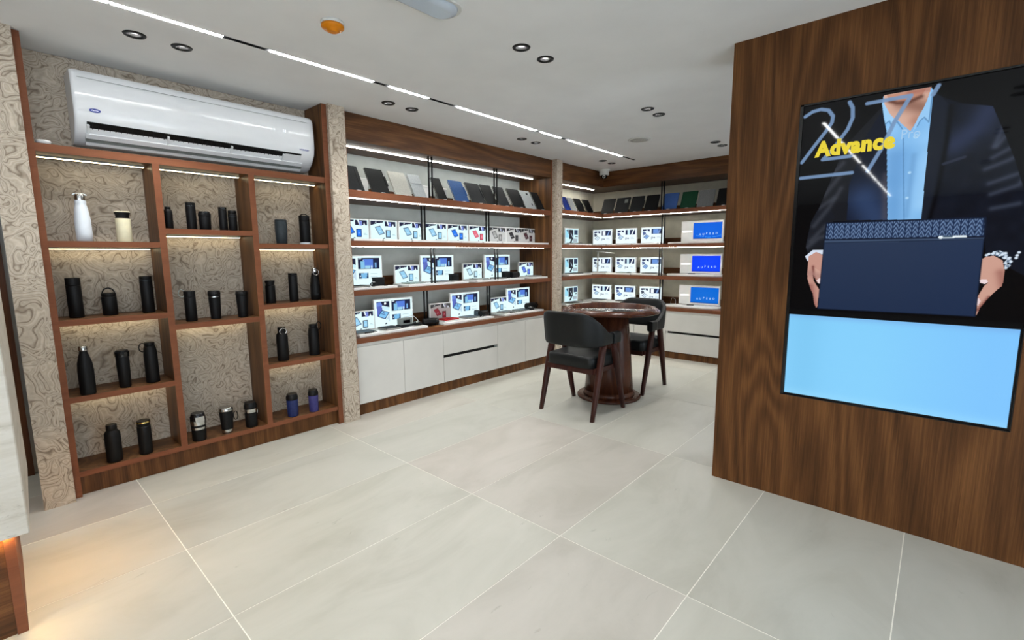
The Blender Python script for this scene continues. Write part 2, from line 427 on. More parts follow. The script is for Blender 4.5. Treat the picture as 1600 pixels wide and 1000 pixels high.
# unseen side wall; shop-front openings added to bring in daylight and brighten the room
ADDED_WIN = [(-6.9, -4.9), (-4.7, -2.7), (-2.5, -0.5), (-0.3, 1.7), (3.9, 6.1)]
bm = MB(); ys_w = [-8.1] + [v for w_ in ADDED_WIN for v in w_] + [6.95]
for a, b in zip(ys_w[::2], ys_w[1::2]): box(bm, 2.75, 2.9, a, b, -0.12, CZ)
for a, b in ADDED_WIN: box(bm, 2.75, 2.9, a, b, -0.12, 0.12); box(bm, 2.75, 2.9, a, b, 2.45, CZ)
S('wall_side', bm, 'paint')
for i, (a, b) in enumerate(ADDED_WIN):
    bm = MB()
    for q in ((a, a+.05, .12, 2.45), (b-.05, b, .12, 2.45), (a+.05, b-.05, .12, .17), (a+.05, b-.05, 2.40, 2.45)): box(bm, 2.79, 2.85, *q)
    wn = S('added_window_%d' % (i+1), bm, 'rod'); bm = MB(); box(bm, 2.815, 2.823, a+.05, b-.05, .17, 2.40); S('pane', bm, 'pane', wn)
    pd = bpy.data.lights.new('added_window_portal', 'AREA'); pd.shape = 'RECTANGLE'; pd.size = 1.9*K; pd.size_y = 2.23*K; pd.cycles.is_portal = True
    po = bpy.data.objects.new('added_window_portal', pd); COL.objects.link(po); po.location = Vector((2.80, (a+b)/2, 1.285))*K
    po.rotation_euler = (0, math.radians(90), 0)
    pd.size, pd.size_y = 2.23*K, (b-a-.1)*K
# grey boards lining the display bays belong to the bays themselves (below)
# wall with the big screen: a walnut clad block with an opening
SY, SX = 3.078, -1.003
TVx0, TVx1, TVz0, TVz1 = -0.640, 0.306, 0.627, 2.248
bm = MB()
box(bm, SX, TVx0, SY, SY+0.35, 0, CZ); box(bm, TVx1, 2.75, SY, SY+0.35, 0, CZ)
box(bm, TVx0, TVx1, SY, SY+0.35, 0, TVz0); box(bm, TVx0, TVx1, SY, SY+0.35, TVz1, CZ); box(bm, TVx0, TVx1, SY+0.10, SY+0.35, TVz0, TVz1)
S('wall_right', bm, 'walnut')['label'] = 'walnut veneered wall block holding the big screen'

# ---- wallpapered pillars and the dark doorway
for k_, (y0, y1, xf, lb) in enumerate(((0.10, 0.238, -3.742, 'burl-patterned pillar left of the bottle shelves'), (1.995, 2.135, -3.757, 'burl-patterned pillar between bottle shelves and middle bay'), (5.075, 5.195, -3.765, 'burl-patterned pillar before the corner bay'))):
    bm = MB(); prism(bm, [(xf, y0), (xf, y1), (-4.5, y1), (-4.5, y0+(0.024 if k_ == 0 else 0))], 0, CZ); S('trim_%d' % (k_+1), bm, 'burl')['label'] = lb
bm = MB(); box(bm, -4.5, -4.44, -1.2, 0.1, 0, CZ); S('door_1', bm, 'dark_door')['label'] = 'dark brown door leaf in the recess behind the counter'

# ================================================================ BOTTLE SHELVES
XF, XB = -3.80, -4.08
R0 = T('bottle_shelf_unit', 'walnut open shelf unit of bottle niches with patterned backs below the air conditioner', 'shelving', (XF, 1.11, 0))
FR = ('walnut', 'edge')
bm = MB(); box(bm, -4.5, XB, 0.238, 1.995, 0, CZ-0.003); P(R0, 'back_panel', bm, 'burl', 'burl-patterned back panel')
for (y0, y1, z0, z1) in ((0.238, 0.272, 0, CZ-0.002), (0.80, 0.838, 0.155, 2.045), (1.37, 1.41, 0.155, 2.045), (1.952, 1.994, 0, CZ-0.002)):
    bm = MB(); box(bm, XB, XF+(0.008 if z0 == 0 else 0), y0, y1, z0, z1, front=(1, 0, 0)); P(R0, 'post', bm, ('niche', 'edge'))
def shelf(y0, y1, z0, z1, nm='shelf'):
    bm = MB(); box(bm, XB, XF-0.002, y0, y1, z0, z1, front=(1, 0, 0)); P(R0, nm, bm, ('niche', 'edge'))
shelf(0.272, 1.952, 2.045, 2.09, 'top_board')
shelf(0.272, 1.952, 0.122, 0.155, 'bottom_board')
C1, C2, C3 = (0.272, 0.80), (0.838, 1.37), (1.41, 1.952)
for c, zs in ((C1, ((1.515, 1.55), (1.052, 1.088), (0.587, 0.622))), (C2, ((1.605, 1.64), (0.966, 1.003))), (C3, ((1.515, 1.55), (1.052, 1.088), (0.587, 0.622)))):
    for z0, z1 in zs: shelf(c[0], c[1], z0, z1)
bm = MB(); box(bm, XB, XF-0.03, 0.272, 1.952, 0, 0.122); P(R0, 'plinth', bm, 'walnut')
for c, zs in ((C1, (2.045, 1.515, 1.052, 0.587)), (C2, (2.045, 1.605, 0.966)), (C3, (2.045, 1.515, 1.052, 0.587))):
    for z in zs:
        xl = -3.955 if z > 2 else -4.03
        bm = MB(); box(bm, xl-0.012, xl+0.012, c[0]+0.006, c[1]-0.012, z-0.008, z)
        st = P(R0, 'light_channel', bm, 'greymetal')
        bm = MB(); box(bm, xl-0.009, xl+0.009, c[0]+0.008, c[1]-0.014, z-0.011, z-0.0079)
        P(R0, 'light_strip', bm, 'led_niche', parent=st)

# ================================================================ MIDDLE BAY
XC, XD = -3.845, -4.38
MZ = ((1.96, 2.022), (1.54, 1.587), (1.10, 1.146))
def bay_shelf(R_, nm, b, edge_dir, mats=('walnut_h', 'edge')):
    bm = MB(); box(bm, *b, front=edge_dir); return P(R_, nm, bm, mats)
R1 = T('middle_display_shelving', 'walnut wall shelving with three long lit shelves, grey back and black rods', 'shelving', (XC, 3.61, 0))
for y0, y1 in ((2.137, 2.185), (5.045, 5.073)):
    bay_shelf(R1, 'side_post', (XD, XC+0.006, y0, y1, 0, CZ-0.002), (1, 0, 0), ('niche', 'edge'))
bm = MB(); box(bm, XC-0.05, XC, 2.185, 5.045, 2.437, CZ-0.002); P(R1, 'fascia', bm, 'walnut_h')
bm = MB(); box(bm, XD, XC-0.05, 2.185, 5.045, 2.44, 2.48); P(R1, 'soffit', bm, 'walnut_h')
bm = MB(); box(bm, -4.5, XD, 2.137, 5.073, 0, CZ-0.002); P(R1, 'back_panel', bm, 'panelgrey', 'grey-green back panel')
for z0, z1 in MZ: bay_shelf(R1, 'shelf', (XD, XC, 2.185, 5.045, z0, z1), (1, 0, 0))
for z in (2.022, 1.587, 1.146, 0.712):
    bm = MB(); box(bm, XD, XD+0.018, 2.186, 5.044, z, z+0.10); P(R1, 'rear_upstand', bm, 'walnut_h')
for z, xl, hw in ((2.44, -4.08, 0.010), (1.96, -3.895, 0.005), (1.54, -3.895, 0.005), (1.10, -3.92, 0.006)):
    bm = MB(); box(bm, xl-hw-0.006, xl+hw+0.006, 2.19, 5.04 if z < 2 else 5.03, z-0.0016, z); st = P(R1, 'light_channel', bm, 'greymetal')
    bm = MB(); box(bm, xl-hw, xl+hw, 2.195, 4.96, z-(0.003 if z < 1.3 else 0.0055), z-0.0015); P(R1, 'light_strip', bm, 'led_shelf', parent=st)
for (z0, z1), xr in (((2.022, 2.44), -3.92), ((1.587, 1.96), -4.06), ((1.146, 1.54), -3.92), ((0.712, 1.10), -4.06)):
    for y in (3.12, 3.162, 4.07, 4.115):
        bm = MB(); tube(bm, [(xr, y, z0), (xr, y, z1)], 0.0095, 10); P(R1, 'rod', bm, 'rod')

def worktop(lbl, b, fr, nm='worktop', mats=('walnut_h', 'edge')):
    bm = MB(); box(bm, *b, front=fr); o = to_obj(nm, bm, mats, None, ((b[0]+b[1])/2, (b[2]+b[3])/2, b[4])); tag(o, lbl, 'worktop'); return o
worktop('long brown worktop over the white cabinets of the middle bay', (XD, XC+0.003, 2.186, 5.044, 0.665, 0.712), (1, 0, 0))
# base cabinets along the left wall: (y0, y1, kind, label)
def cab_left(y0, y1, kind, label, n=2):
    R_ = T('base_cabinet', label, 'cabinet', ((XC+XD)/2, (y0+y1)/2, 0), 'white base cabinets under the display shelves')
    bm = MB(); box(bm, XD, XC-0.02, y0+0.001, y1-0.001, 0.10, 0.665); P(R_, 'body', bm, 'white_lam')
    bm = MB(); box(bm, XD, XC-0.012, y0+0.0005, y1-0.0005, 0, 0.10); P(R_, 'plinth', bm, 'walnut')
    bm = MB(); box(bm, XC-0.02, XC-0.008, y0+0.002, y1-0.002, 0.635, 0.664); P(R_, 'finger_rail', bm, 'white_lam')
    if kind == 'door':
        w_ = (y1-y0)/n
        for i in range(n):
            bm = MB(); box(bm, XC-0.02, XC, y0+w_*i+0.002, y0+w_*(i+1)-0.002, 0.104, 0.632, bev=0.0015); P(R_, 'door', bm, 'white_lam')
    else:
        for z0, z1 in ((0.104, 0.370), (0.402, 0.632)):
            bm = MB(); box(bm, XC-0.02, XC, y0+0.002, y1-0.002, z0, z1, bev=0.0015); P(R_, 'drawer', bm, 'white_lam')
        bm = MB(); box(bm, XC-0.02, XC-0.012, y0+0.002, y1-0.05, 0.3705, 0.4015); P(R_, 'grip_channel', bm, 'rod', 'black recessed grip channel')
        bm = MB(); box(bm, XC-0.012, XC-0.002, y1-0.048, y1-0.012, 0.372, 0.400); P(R_, 'lock', bm, 'greymetal', 'small silver lock')
cab_left(2.186, 3.19, 'door', 'white two-door base cabinet nearest the bottle shelves in the middle bay')
cab_left(3.19, 4.022, 'drawer', 'white two-drawer cabinet in the middle bay with a black grip line')
cab_left(4.022, 5.044, 'door', 'white two-door base cabinet at the far end of the middle bay behind the near chair')

# ================================================================ CORNER AND BACK BAYS
YC, YD, XE = 6.345, 6.92, -0.2
R2 = T('corner_display_shelving', 'walnut corner shelving turning from the left wall onto the back wall with lit shelves', 'shelving', (-3.9, 6.4, 0))
BZ = ((2.005, 2.055), (1.543, 1.588), (1.10, 1.148))
bm = MB(); box(bm, -4.5, XD, 5.197, YD, 0, CZ-0.002); P(R2, 'back_panel', bm, 'panelwarm')
bm = MB(); box(bm, XD, XE, YD, 6.95, 0, CZ-0.002); P(R2, 'back_panel', bm, 'panelwarm')
bm = MB(); box(bm, XC-0.05, XC, 5.197, YC, 2.445, CZ-0.002); P(R2, 'fascia', bm, 'walnut_h')
bm = MB(); box(bm, XC-0.05, XE, YC, YC+0.05, 2.445, CZ-0.002); P(R2, 'fascia', bm, 'walnut_x')
bm = MB(); box(bm, XD, XC-0.05, 5.197, YD, 2.45, 2.49); box(bm, XC-0.05, XE, YC+0.05, YD, 2.45, 2.49); P(R2, 'soffit', bm, 'walnut_x')
bm = MB(); box(bm, XE, XE+0.04, YC, 6.95, 0, CZ-0.002); P(R2, 'side_post', bm, 'walnut')
for z0, z1 in BZ:
    bay_shelf(R2, 'shelf', (XD, XC, 5.197, YC, z0, z1), (1, 0, 0))
    bay_shelf(R2, 'shelf', (XD, XE, YC, YD, z0, z1), (0, -1, 0), ('walnut_x', 'edge'))
for z in (2.055, 1.588, 1.148, 0.712):
    bm = MB(); box(bm, XD, XD+0.018, 5.2, YD-0.02, z, z+0.10); P(R2, 'rear_upstand', bm, 'walnut_h' if z > 2 else 'panelwarm')
    bm = MB(); box(bm, XD+0.02, XE, YD-0.018, YD, z, z+0.10); P(R2, 'rear_upstand', bm, 'walnut_x')
def strip(R_, b, ch=0.005, m_='led_corner'):
    bm = MB(); box(bm, b[0]-ch, b[1]+ch, b[2]-ch, b[3]+ch, b[4]-0.0016, b[4]); st = P(R_, 'light_channel', bm, 'greymetal')
    bm = MB(); box(bm, b[0], b[1], b[2], b[3], b[4]-0.003, b[4]-0.0015); P(R_, 'light_strip', bm, m_, parent=st)
strip(R2, (-4.135, -4.107, 5.21, 6.50, 2.45))
for z, _ in BZ:
    strip(R2, (-3.903, -3.893, 5.21, 6.38, z)); strip(R2, (-3.87, XE-0.03, 6.40, 6.410, z))
for (z0, z1), yr in (((2.055, 2.45), 6.40), ((1.588, 2.005), 6.52), ((1.148, 1.543), 6.40), ((0.712, 1.10), 6.52)):
    for x in (-2.95 if yr < 6.5 else -2.985, -2.915 if yr < 6.5 else -2.945, -1.95, -1.91):
        bm = MB(); tube(bm, [(x, yr, z0), (x, yr, z1)], 0.0095, 10); P(R2, 'rod', bm, 'rod')
bm = MB(); box(bm, XD, XC+0.003, 5.198, YC, 0.665, 0.712, front=(1, 0, 0)); box(bm, XD, XE, YC, YD, 0.665, 0.712, front=(0, -1, 0))
o = to_obj('worktop', bm, ('walnut_x', 'edge'), None, (-3.9, 6.4, 0.665)); tag(o, 'L-shaped brown worktop running round the far corner', 'worktop')
cab_left(5.198, 6.325, 'door', 'white two-door base cabinet in the far corner beyond the last patterned pillar')
def cab_back(x0, x1, kind, label, n=2):
    R_ = T('base_cabinet', label, 'cabinet', ((x0+x1)/2, YC+0.25, 0), 'white base cabinets under the display shelves')
    bm = MB(); box(bm, x0+0.001, x1-0.001, YC+0.02, YD, 0.09, 0.665); P(R_, 'body', bm, 'white_lam')
    bm = MB(); box(bm, x0+0.0005, x1-0.0005, YC+0.012, YD, 0, 0.09); P(R_, 'plinth', bm, 'walnut')
    bm = MB(); box(bm, x0+0.002, x1-0.002, YC+0.008, YC+0.02, 0.635, 0.664); P(R_, 'finger_rail', bm, 'white_lam')
    if kind == 'door':
        w_ = (x1-x0)/n
        for i in range(n):
            bm = MB(); box(bm, x0+w_*i+0.002, x0+w_*(i+1)-0.002, YC, YC+0.02, 0.094, 0.632, bev=0.0015); P(R_, 'door', bm, 'white_lam')
    else:
        for z0, z1 in ((0.094, 0.352), (0.382, 0.632)):
            bm = MB(); box(bm, x0+0.002, x1-0.002, YC, YC+0.02, z0, z1, bev=0.0015); P(R_, 'drawer', bm, 'white_lam')
        bm = MB(); box(bm, x0+0.03, x1-0.002, YC+0.012, YC+0.02, 0.3525, 0.3815); P(R_, 'grip_channel', bm, 'rod', 'black recessed grip channel')
cab_back(-3.825, -3.285, 'door', 'white one-door base cabinet in the back corner hidden behind the round table', 1)
cab_back(-3.285, -2.80, 'door', 'narrow white cabinet on the back wall, between round table and far chair', 1)
cab_back(-2.80, -1.90, 'drawer', 'white two-drawer cabinet on the back wall right of the far chair')
cab_back(-1.90, -0.2, 'door', 'white base cabinet on the back wall behind the screen wall', 3)

# ================================================================ CEILING FIXTURES
can_me = None
def ring_bm():
    bm = MB(); lathe(bm, [(0.0335, 0.004), (0.036, -0.006), (0.051, -0.005), (0.054, 0.0)], seg=28, cap=False)
    return bm
def can_bm():
    bm = MB(); lathe(bm, [(0.0334, 0.003), (0.0315, 0.010), (0.031, 0.014)], seg=28, cap=False); return bm
def refl_bm():
    bm = MB(); lathe(bm, [(0.0309, 0.0145), (0.028, 0.034), (0.0225, 0.066)], seg=24, cap=False); return bm
def lens_bm():
    bm = MB(); lathe(bm, [(0.022, 0.060), (0.022, 0.064)], seg=20); return bm
def mkme(bm, m_):
    o = to_obj('x', bm, m_); me = o.data; bpy.data.objects.remove(o); return me
dl_me = [('trim_ring', mkme(ring_bm(), 'rod')), ('lamp_can', mkme(can_bm(), 'rod')), ('reflector', mkme(refl_bm(), 'reflector')), ('lens', mkme(lens_bm(), 'lens'))]
spot_d = bpy.data.lights.new('downlight_beam', 'SPOT'); spot_d.energy = SPOT_W; spot_d.color = (1.0, 0.985, 0.96)
spot_d.spot_size = math.radians(105); spot_d.spot_blend = 0.7; spot_d.shadow_soft_size = 0.022
def dl_label(x, y, near):
    row = 'nearer the shelves' if x < -3 else 'out in the middle of the ceiling'
    return row
names = {(-3.40, 0.70): ('left one of the black downlight pair above the air conditioner', 'right one of the black downlight pair above the air conditioner'),
 (-3.40, 2.32): ('left one of the black downlight pair over the near end of the middle bay', 'right one of the black downlight pair over the near end of the middle bay'),
 (-3.40, 3.96): ('left one of the small black downlight pair over the far end of the middle bay', 'right one of the small black downlight pair over the far end of the middle bay'),
 (-3.40, 5.58): ('left one of the tiny black downlight pair just left of the dome camera', 'right one of the tiny black downlight pair beside the dome camera'),
 (-1.95, 2.27): ('upper one of the large bright black-rimmed downlight pair at the centre of the ceiling', 'lower one of the large bright black-rimmed downlight pair at the centre of the ceiling'),
 (-1.95, 3.90): ('left one of the black downlight pair above the round ceiling speaker', 'right one of the black downlight pair above the round ceiling speaker'),
 (-1.95, 5.53): ('left one of the black downlight pair beside the walnut screen wall top', 'right one of the black downlight pair touching the walnut screen wall edge')}
for x, ya, yb, vis in DL:
    for k_, y in enumerate((ya, yb)):
        if vis: lb, gp = names[(x, ya)][k_], 'recessed black downlights in pairs'
        else:
            ord_ = {2.2: 'beside the screen wall', 0.64: 'above the viewer', -0.95: 'just behind the viewer', -0.98: 'just behind the viewer', -3.2: 'far behind the viewer'}[ya]
            lb = '%s unseen added downlight of the pair %s, %s row' % (('near', 'rear')[k_], ord_, {-3.40: 'counter', -1.95: 'centre', 0.35: 'screen side'}[x]); gp = 'unseen downlights added to light the room'
        t = T('downlight', lb, 'downlight', (x, y, CZ), gp)
        for nm, me in dl_me:
            o = bpy.data.objects.new(nm, me); COL.objects.link(o); o.parent = t
        s_ = bpy.data.objects.new('downlight_beam', spot_d); COL.objects.link(s_); s_.parent = t; s_.location = (0, 0, 0.030*K)
# linear recessed tracks
def track(xc, segs, label):
    y0, y1 = min(s[0] for s in segs), max(s[1] for s in segs)
    t = T('linear_light_track', label, 'light', (xc, (y0+y1)/2, CZ))
    bm = MB(); w_ = TW
    box(bm, xc-w_, xc-w_+0.003, y0, y1, CZ-0.001, CZ+0.05); box(bm, xc+w_-0.003, xc+w_, y0, y1, CZ-0.001, CZ+0.05)
    box(bm, xc-w_, xc+w_, y0, y1, CZ+0.045, CZ+0.05); box(bm, xc-w_, xc+w_, y0, y0+0.003, CZ, CZ+0.05); box(bm, xc-w_, xc+w_, y1-0.003, y1, CZ, CZ+0.05)
    P(t, 'channel', bm, 'rod', 'black channel')
    for a, b, lit in segs:
        bm = MB()
        if lit: box(bm, xc-w_+0.003, xc+w_-0.003, a+0.003, b-0.003, CZ-0.002, CZ+0.04); P(t, 'diffuser', bm, 'led', 'glowing white diffuser')
        else: box(bm, xc-w_+0.003, xc+w_-0.003, a+0.001, b-0.001, CZ+0.012, CZ+0.04); P(t, 'blank_cover', bm, 'rod', 'unlit black cover')
track(TXc, LIT, 'long recessed light track with glowing dashes running along the ceiling above the shelves')
track(TXc2, LIT2, 'second dashed light track behind the viewer, mirrored in the dark screen')
# smoke detector
t = T('smoke_detector', 'orange smoke detector on a white base on the ceiling', 'smoke detector', (-2.475, 1.365, CZ))
bm = MB(); lathe(bm, [(0.058, 0), (0.060, -0.010), (0.056, -0.016)], (-2.475, 1.365, CZ), 32); P(t, 'base', bm, 'dull_white', 'white base')
bm = MB(); lathe(bm, [(0.057, -0.0165), (0.058, -0.028), (0.048, -0.037), (0.032, -0.039), (0.030, -0.047), (0.018, -0.050)], (-2.475, 1.365, CZ), 32); P(t, 'cover', bm, 'orange', 'orange cover')
# ceiling speaker
t = T('ceiling_speaker', 'round grey ceiling speaker with perforated grille', 'speaker', (-2.507, 4.846, CZ))
bm = MB(); lathe(bm, [(0.118, 0), (0.118, -0.006), (0.108, -0.008)], (-2.507, 4.846, CZ), 40); P(t, 'rim', bm, 'dull_white')
bm = MB(); lathe(bm, [(0.104, -0.0075), (0.06, -0.010), (0.01, -0.011)], (-2.507, 4.846, CZ), 40); P(t, 'grille', bm, 'grille')
# dome camera in the corner
cx, cy = -3.73, 6.17
t = T('dome_camera', 'white dome security camera at the ceiling corner', 'security camera', (cx, cy, CZ))
bm = MB(); lathe(bm, [(0.082, 0), (0.082, -0.018), (0.070, -0.022), (0.070, -0.075), (0.064, -0.080)], (cx, cy, CZ), 32); P(t, 'housing', bm, 'dull_white')
bm = MB(); lathe(bm, [(0.046, -0.080), (0.044, -0.098), (0.034, -0.118), (0.018, -0.129), (0.004, -0.132)], (cx, cy, CZ), 28); P(t, 'dome', bm, 'screenglass', 'dark glass dome')
bm = MB(); tube(bm, [(cx+0.015, cy-0.03, CZ-0.098), (cx+0.030, cy-0.055, CZ-0.110)], 0.020, 16); P(t, 'lens_barrel', bm, 'dull_white')
bm = MB(); tube(bm, [(cx+0.030, cy-0.055, CZ-0.110), (cx+0.0315, cy-0.0575, CZ-0.111)], 0.011, 16); P(t, 'lens', bm, 'screenglass', 'black lens')
# emergency lamp: elongated rounded body with clear cover, long side along the track direction
def capsule(x0, x1, y0, y1, r, n=10):
    pts = []
    for cxx, cyy, a0 in ((x1-r, y1-r, 0), (x0+r, y1-r, 90), (x0+r, y0+r, 180), (x1-r, y0+r, 270)):
        for i in range(n+1):
            a = math.radians(a0+90*i/n); pts.append((cxx+r*math.cos(a), cyy+r*math.sin(a)))
    return pts
t = T('emergency_light', 'oblong ceiling emergency light with a clear ribbed lens', 'emergency light', (-1.94, 1.40, CZ))
ex0, ex1, ey0, ey1 = -2.018, -1.862, 1.10, 1.735
bm = MB(); prism(bm, capsule(ex0-0.012, ex1+0.012, ey0-0.02, ey1+0.02, 0.088), CZ-0.008, CZ); P(t, 'frame', bm, 'dull_white')
def loft(bm, rings, mi=0):
    vr = [[bm.verts.new(p) for p in rg] for rg in rings]; n = len(vr[0])
    for a, b in zip(vr, vr[1:]):
        for i in range(n):
            f = bm.faces.new((a[i], a[(i+1) % n], b[(i+1) % n], b[i])); f.smooth = True; f.material_index = mi
    bm.faces.new(vr[0][::-1]).material_index = mi; bm.faces.new(vr[-1]).material_index = mi
bm = MB(); loft(bm, [[(x, y, CZ-0.0085) for x, y in capsule(ex0, ex1, ey0, ey1, 0.074)], [(x, y, CZ-0.022) for x, y in capsule(ex0+0.004, ex1-0.004, ey0+0.006, ey1-0.006, 0.072)], [(x, y, CZ-0.034) for x, y in capsule(ex0+0.03, ex1-0.03, ey0+0.04, ey1-0.04, 0.045)]])
P(t, 'lens_cover', bm, 'clear', 'clear plastic lens')
bm = MB(); prism(bm, capsule(ex0+0.012, ex1-0.012, ey0+0.02, ey1-0.05, 0.03), CZ-0.012, CZ-0.0087); P(t, 'reflector_tray', bm, 'acwhite')
for yy in (1.18, 1.30, 1.42, 1.54, 1.64):
    bm = MB(); box(bm, -2.0, -1.88, yy, yy+0.008, CZ-0.020, CZ-0.0121); P(t, 'lamp_rib', bm, 'dull_white')

# ================================================================ AIR CONDITIONER
t = T('air_conditioner', 'long white split air conditioner with open louvre mounted above the bottle shelves', 'air conditioner', (-4.08, 1.19, 2.14))
ay0, ay1 = 0.462, 1.915
def ac_prof(sc=1.0, dz=0.0):   # outline seen from the side: x outward, z up
    return [(-4.08, 2.555), (-3.905, 2.556), (-3.872, 2.548), (-3.856, 2.52), (-3.846, 2.42), (-3.846, 2.32), (-3.858, 2.26), (-3.905, 2.20), (-3.965, 2.155), (-4.01, 2.14), (-4.08, 2.14)]
bm = MB(); nY = [(ay0, 0.94), (ay0+0.006, 0.985), (ay0+0.018, 1.0), (ay1-0.045, 1.0), (ay1-0.018, 0.985), (ay1-0.004, 0.95), (ay1, 0.90)]
cxx, czz = -4.08, 2.35
rings = []
for y, s_ in nY: rings.append([(cxx+(x-cxx)*s_, y, czz+(z-czz)*(0.5+0.5*s_)) for x, z in ac_prof()])
loft(bm, rings); P(t, 'body', bm, 'acwhite')
# air outlet: black recess strip + louvre blades along the lower curved front
def onslope(f, out=0.0):       # f 0..1 down the slope from (-3.858,2.26) to (-3.965,2.155)
    x = -3.853 + (-3.965+3.853)*f; z = 2.262+(2.152-2.262)*f
    return x+0.70*out, z-0.71*out
def slopebar(nm, y0, y1, f0, f1, o0, o1, m_, lb=None, parent=None):
    bm = MB(); a, b, c, d = onslope(f0, o0), onslope(f0, o1), onslope(f1, o1), onslope(f1, o0)
    vsa = [bm.verts.new((q[0], y0, q[1])) for q in (a, b, c, d)]; vsb = [bm.verts.new((q[0], y1, q[1])) for q in (a, b, c, d)]
    for i in range(4): bm.faces.new((vsa[i], vsa[(i+1) % 4], vsb[(i+1) % 4], vsb[i]))
    bm.faces.new(vsa[::-1]); bm.faces.new(vsb); return P(t, nm, bm, m_, lb, parent=parent)
op = slopebar('air_outlet', 0.515, 1.80, 0.04, 0.60, -0.01, 0.0035, 'rod', 'dark outlet slot')
for i in range(44):
    y = 0.54+i*0.0275
    if y < 1.65: slopebar('fin', y, y+0.003, 0.10, 0.34, 0.0036, 0.006, 'charcoal', parent=op)
for y in (0.515, 0.915, 1.295, 1.66): slopebar('louvre_bracket', y, y+0.012, 0.14, 0.64, 0.003, 0.018, 'acwhite', parent=op)
slopebar('outlet_cover', 1.675, 1.80, 0.12, 0.50, 0.003, 0.007, 'acwhite')
slopebar('louvre', 0.510, 1.82, 0.50, 0.70, 0.010, 0.022, 'acwhite')
slopebar('louvre', 0.510, 1.825, 0.74, 0.86, 0.002, 0.018, 'greymetal', 'grey lower louvre')
slopebar('louvre', 0.510, 1.825, 0.89, 1.02, 0.002, 0.018, 'acwhite')
bm = MB(); box(bm, -3.8475, -3.8448, ay0+0.03, ay1-0.05, 2.502, 2.504); P(t, 'panel_seam', bm, 'greymetal')
# oval badge, display digits, small wordmark
bm = MB(); lathe(bm, [(0.034, 0), (0.034, 0.003), (0.032, 0.004)], seg=28)
for v in bm.verts: v.co = Vector((-3.8458+v.co.z, 0.557+v.co.y*0.80, 2.324+v.co.x*0.34))
P(t, 'badge', bm, 'logo', 'blue oval badge with white script')
txt(t, 'badge_script', 'Carrier', 0.0115, 'textwhite', (-3.8415, 0.557, 2.3205), (1, 0, 0), shear=0.3, align='CENTER')
txt(t, 'display_digits', '23', 0.026, 'digits', (-3.8440, 1.674, 2.402), (1, 0, 0), align='CENTER')
txt(t, 'wordmark', 'HYBRIDJET', 0.016, 'logo', (-3.8445, 1.822, 2.285), (1, 0, 0.0), bold=0.0004, align='CENTER')
bm = MB(); lathe(bm, [(0.016, 0), (0.030, 0.008), (0.034, 0.020), (0.030, 0.026), (0.0, 0.027)], (-3.86, 0.315, 2.09), 24, cap=False)
o = to_obj('air_freshener_puck', bm, 'white', None, (-3.86, 0.315, 2.09)); tag(o, 'small round white puck on the top board beside the air conditioner', 'sensor')

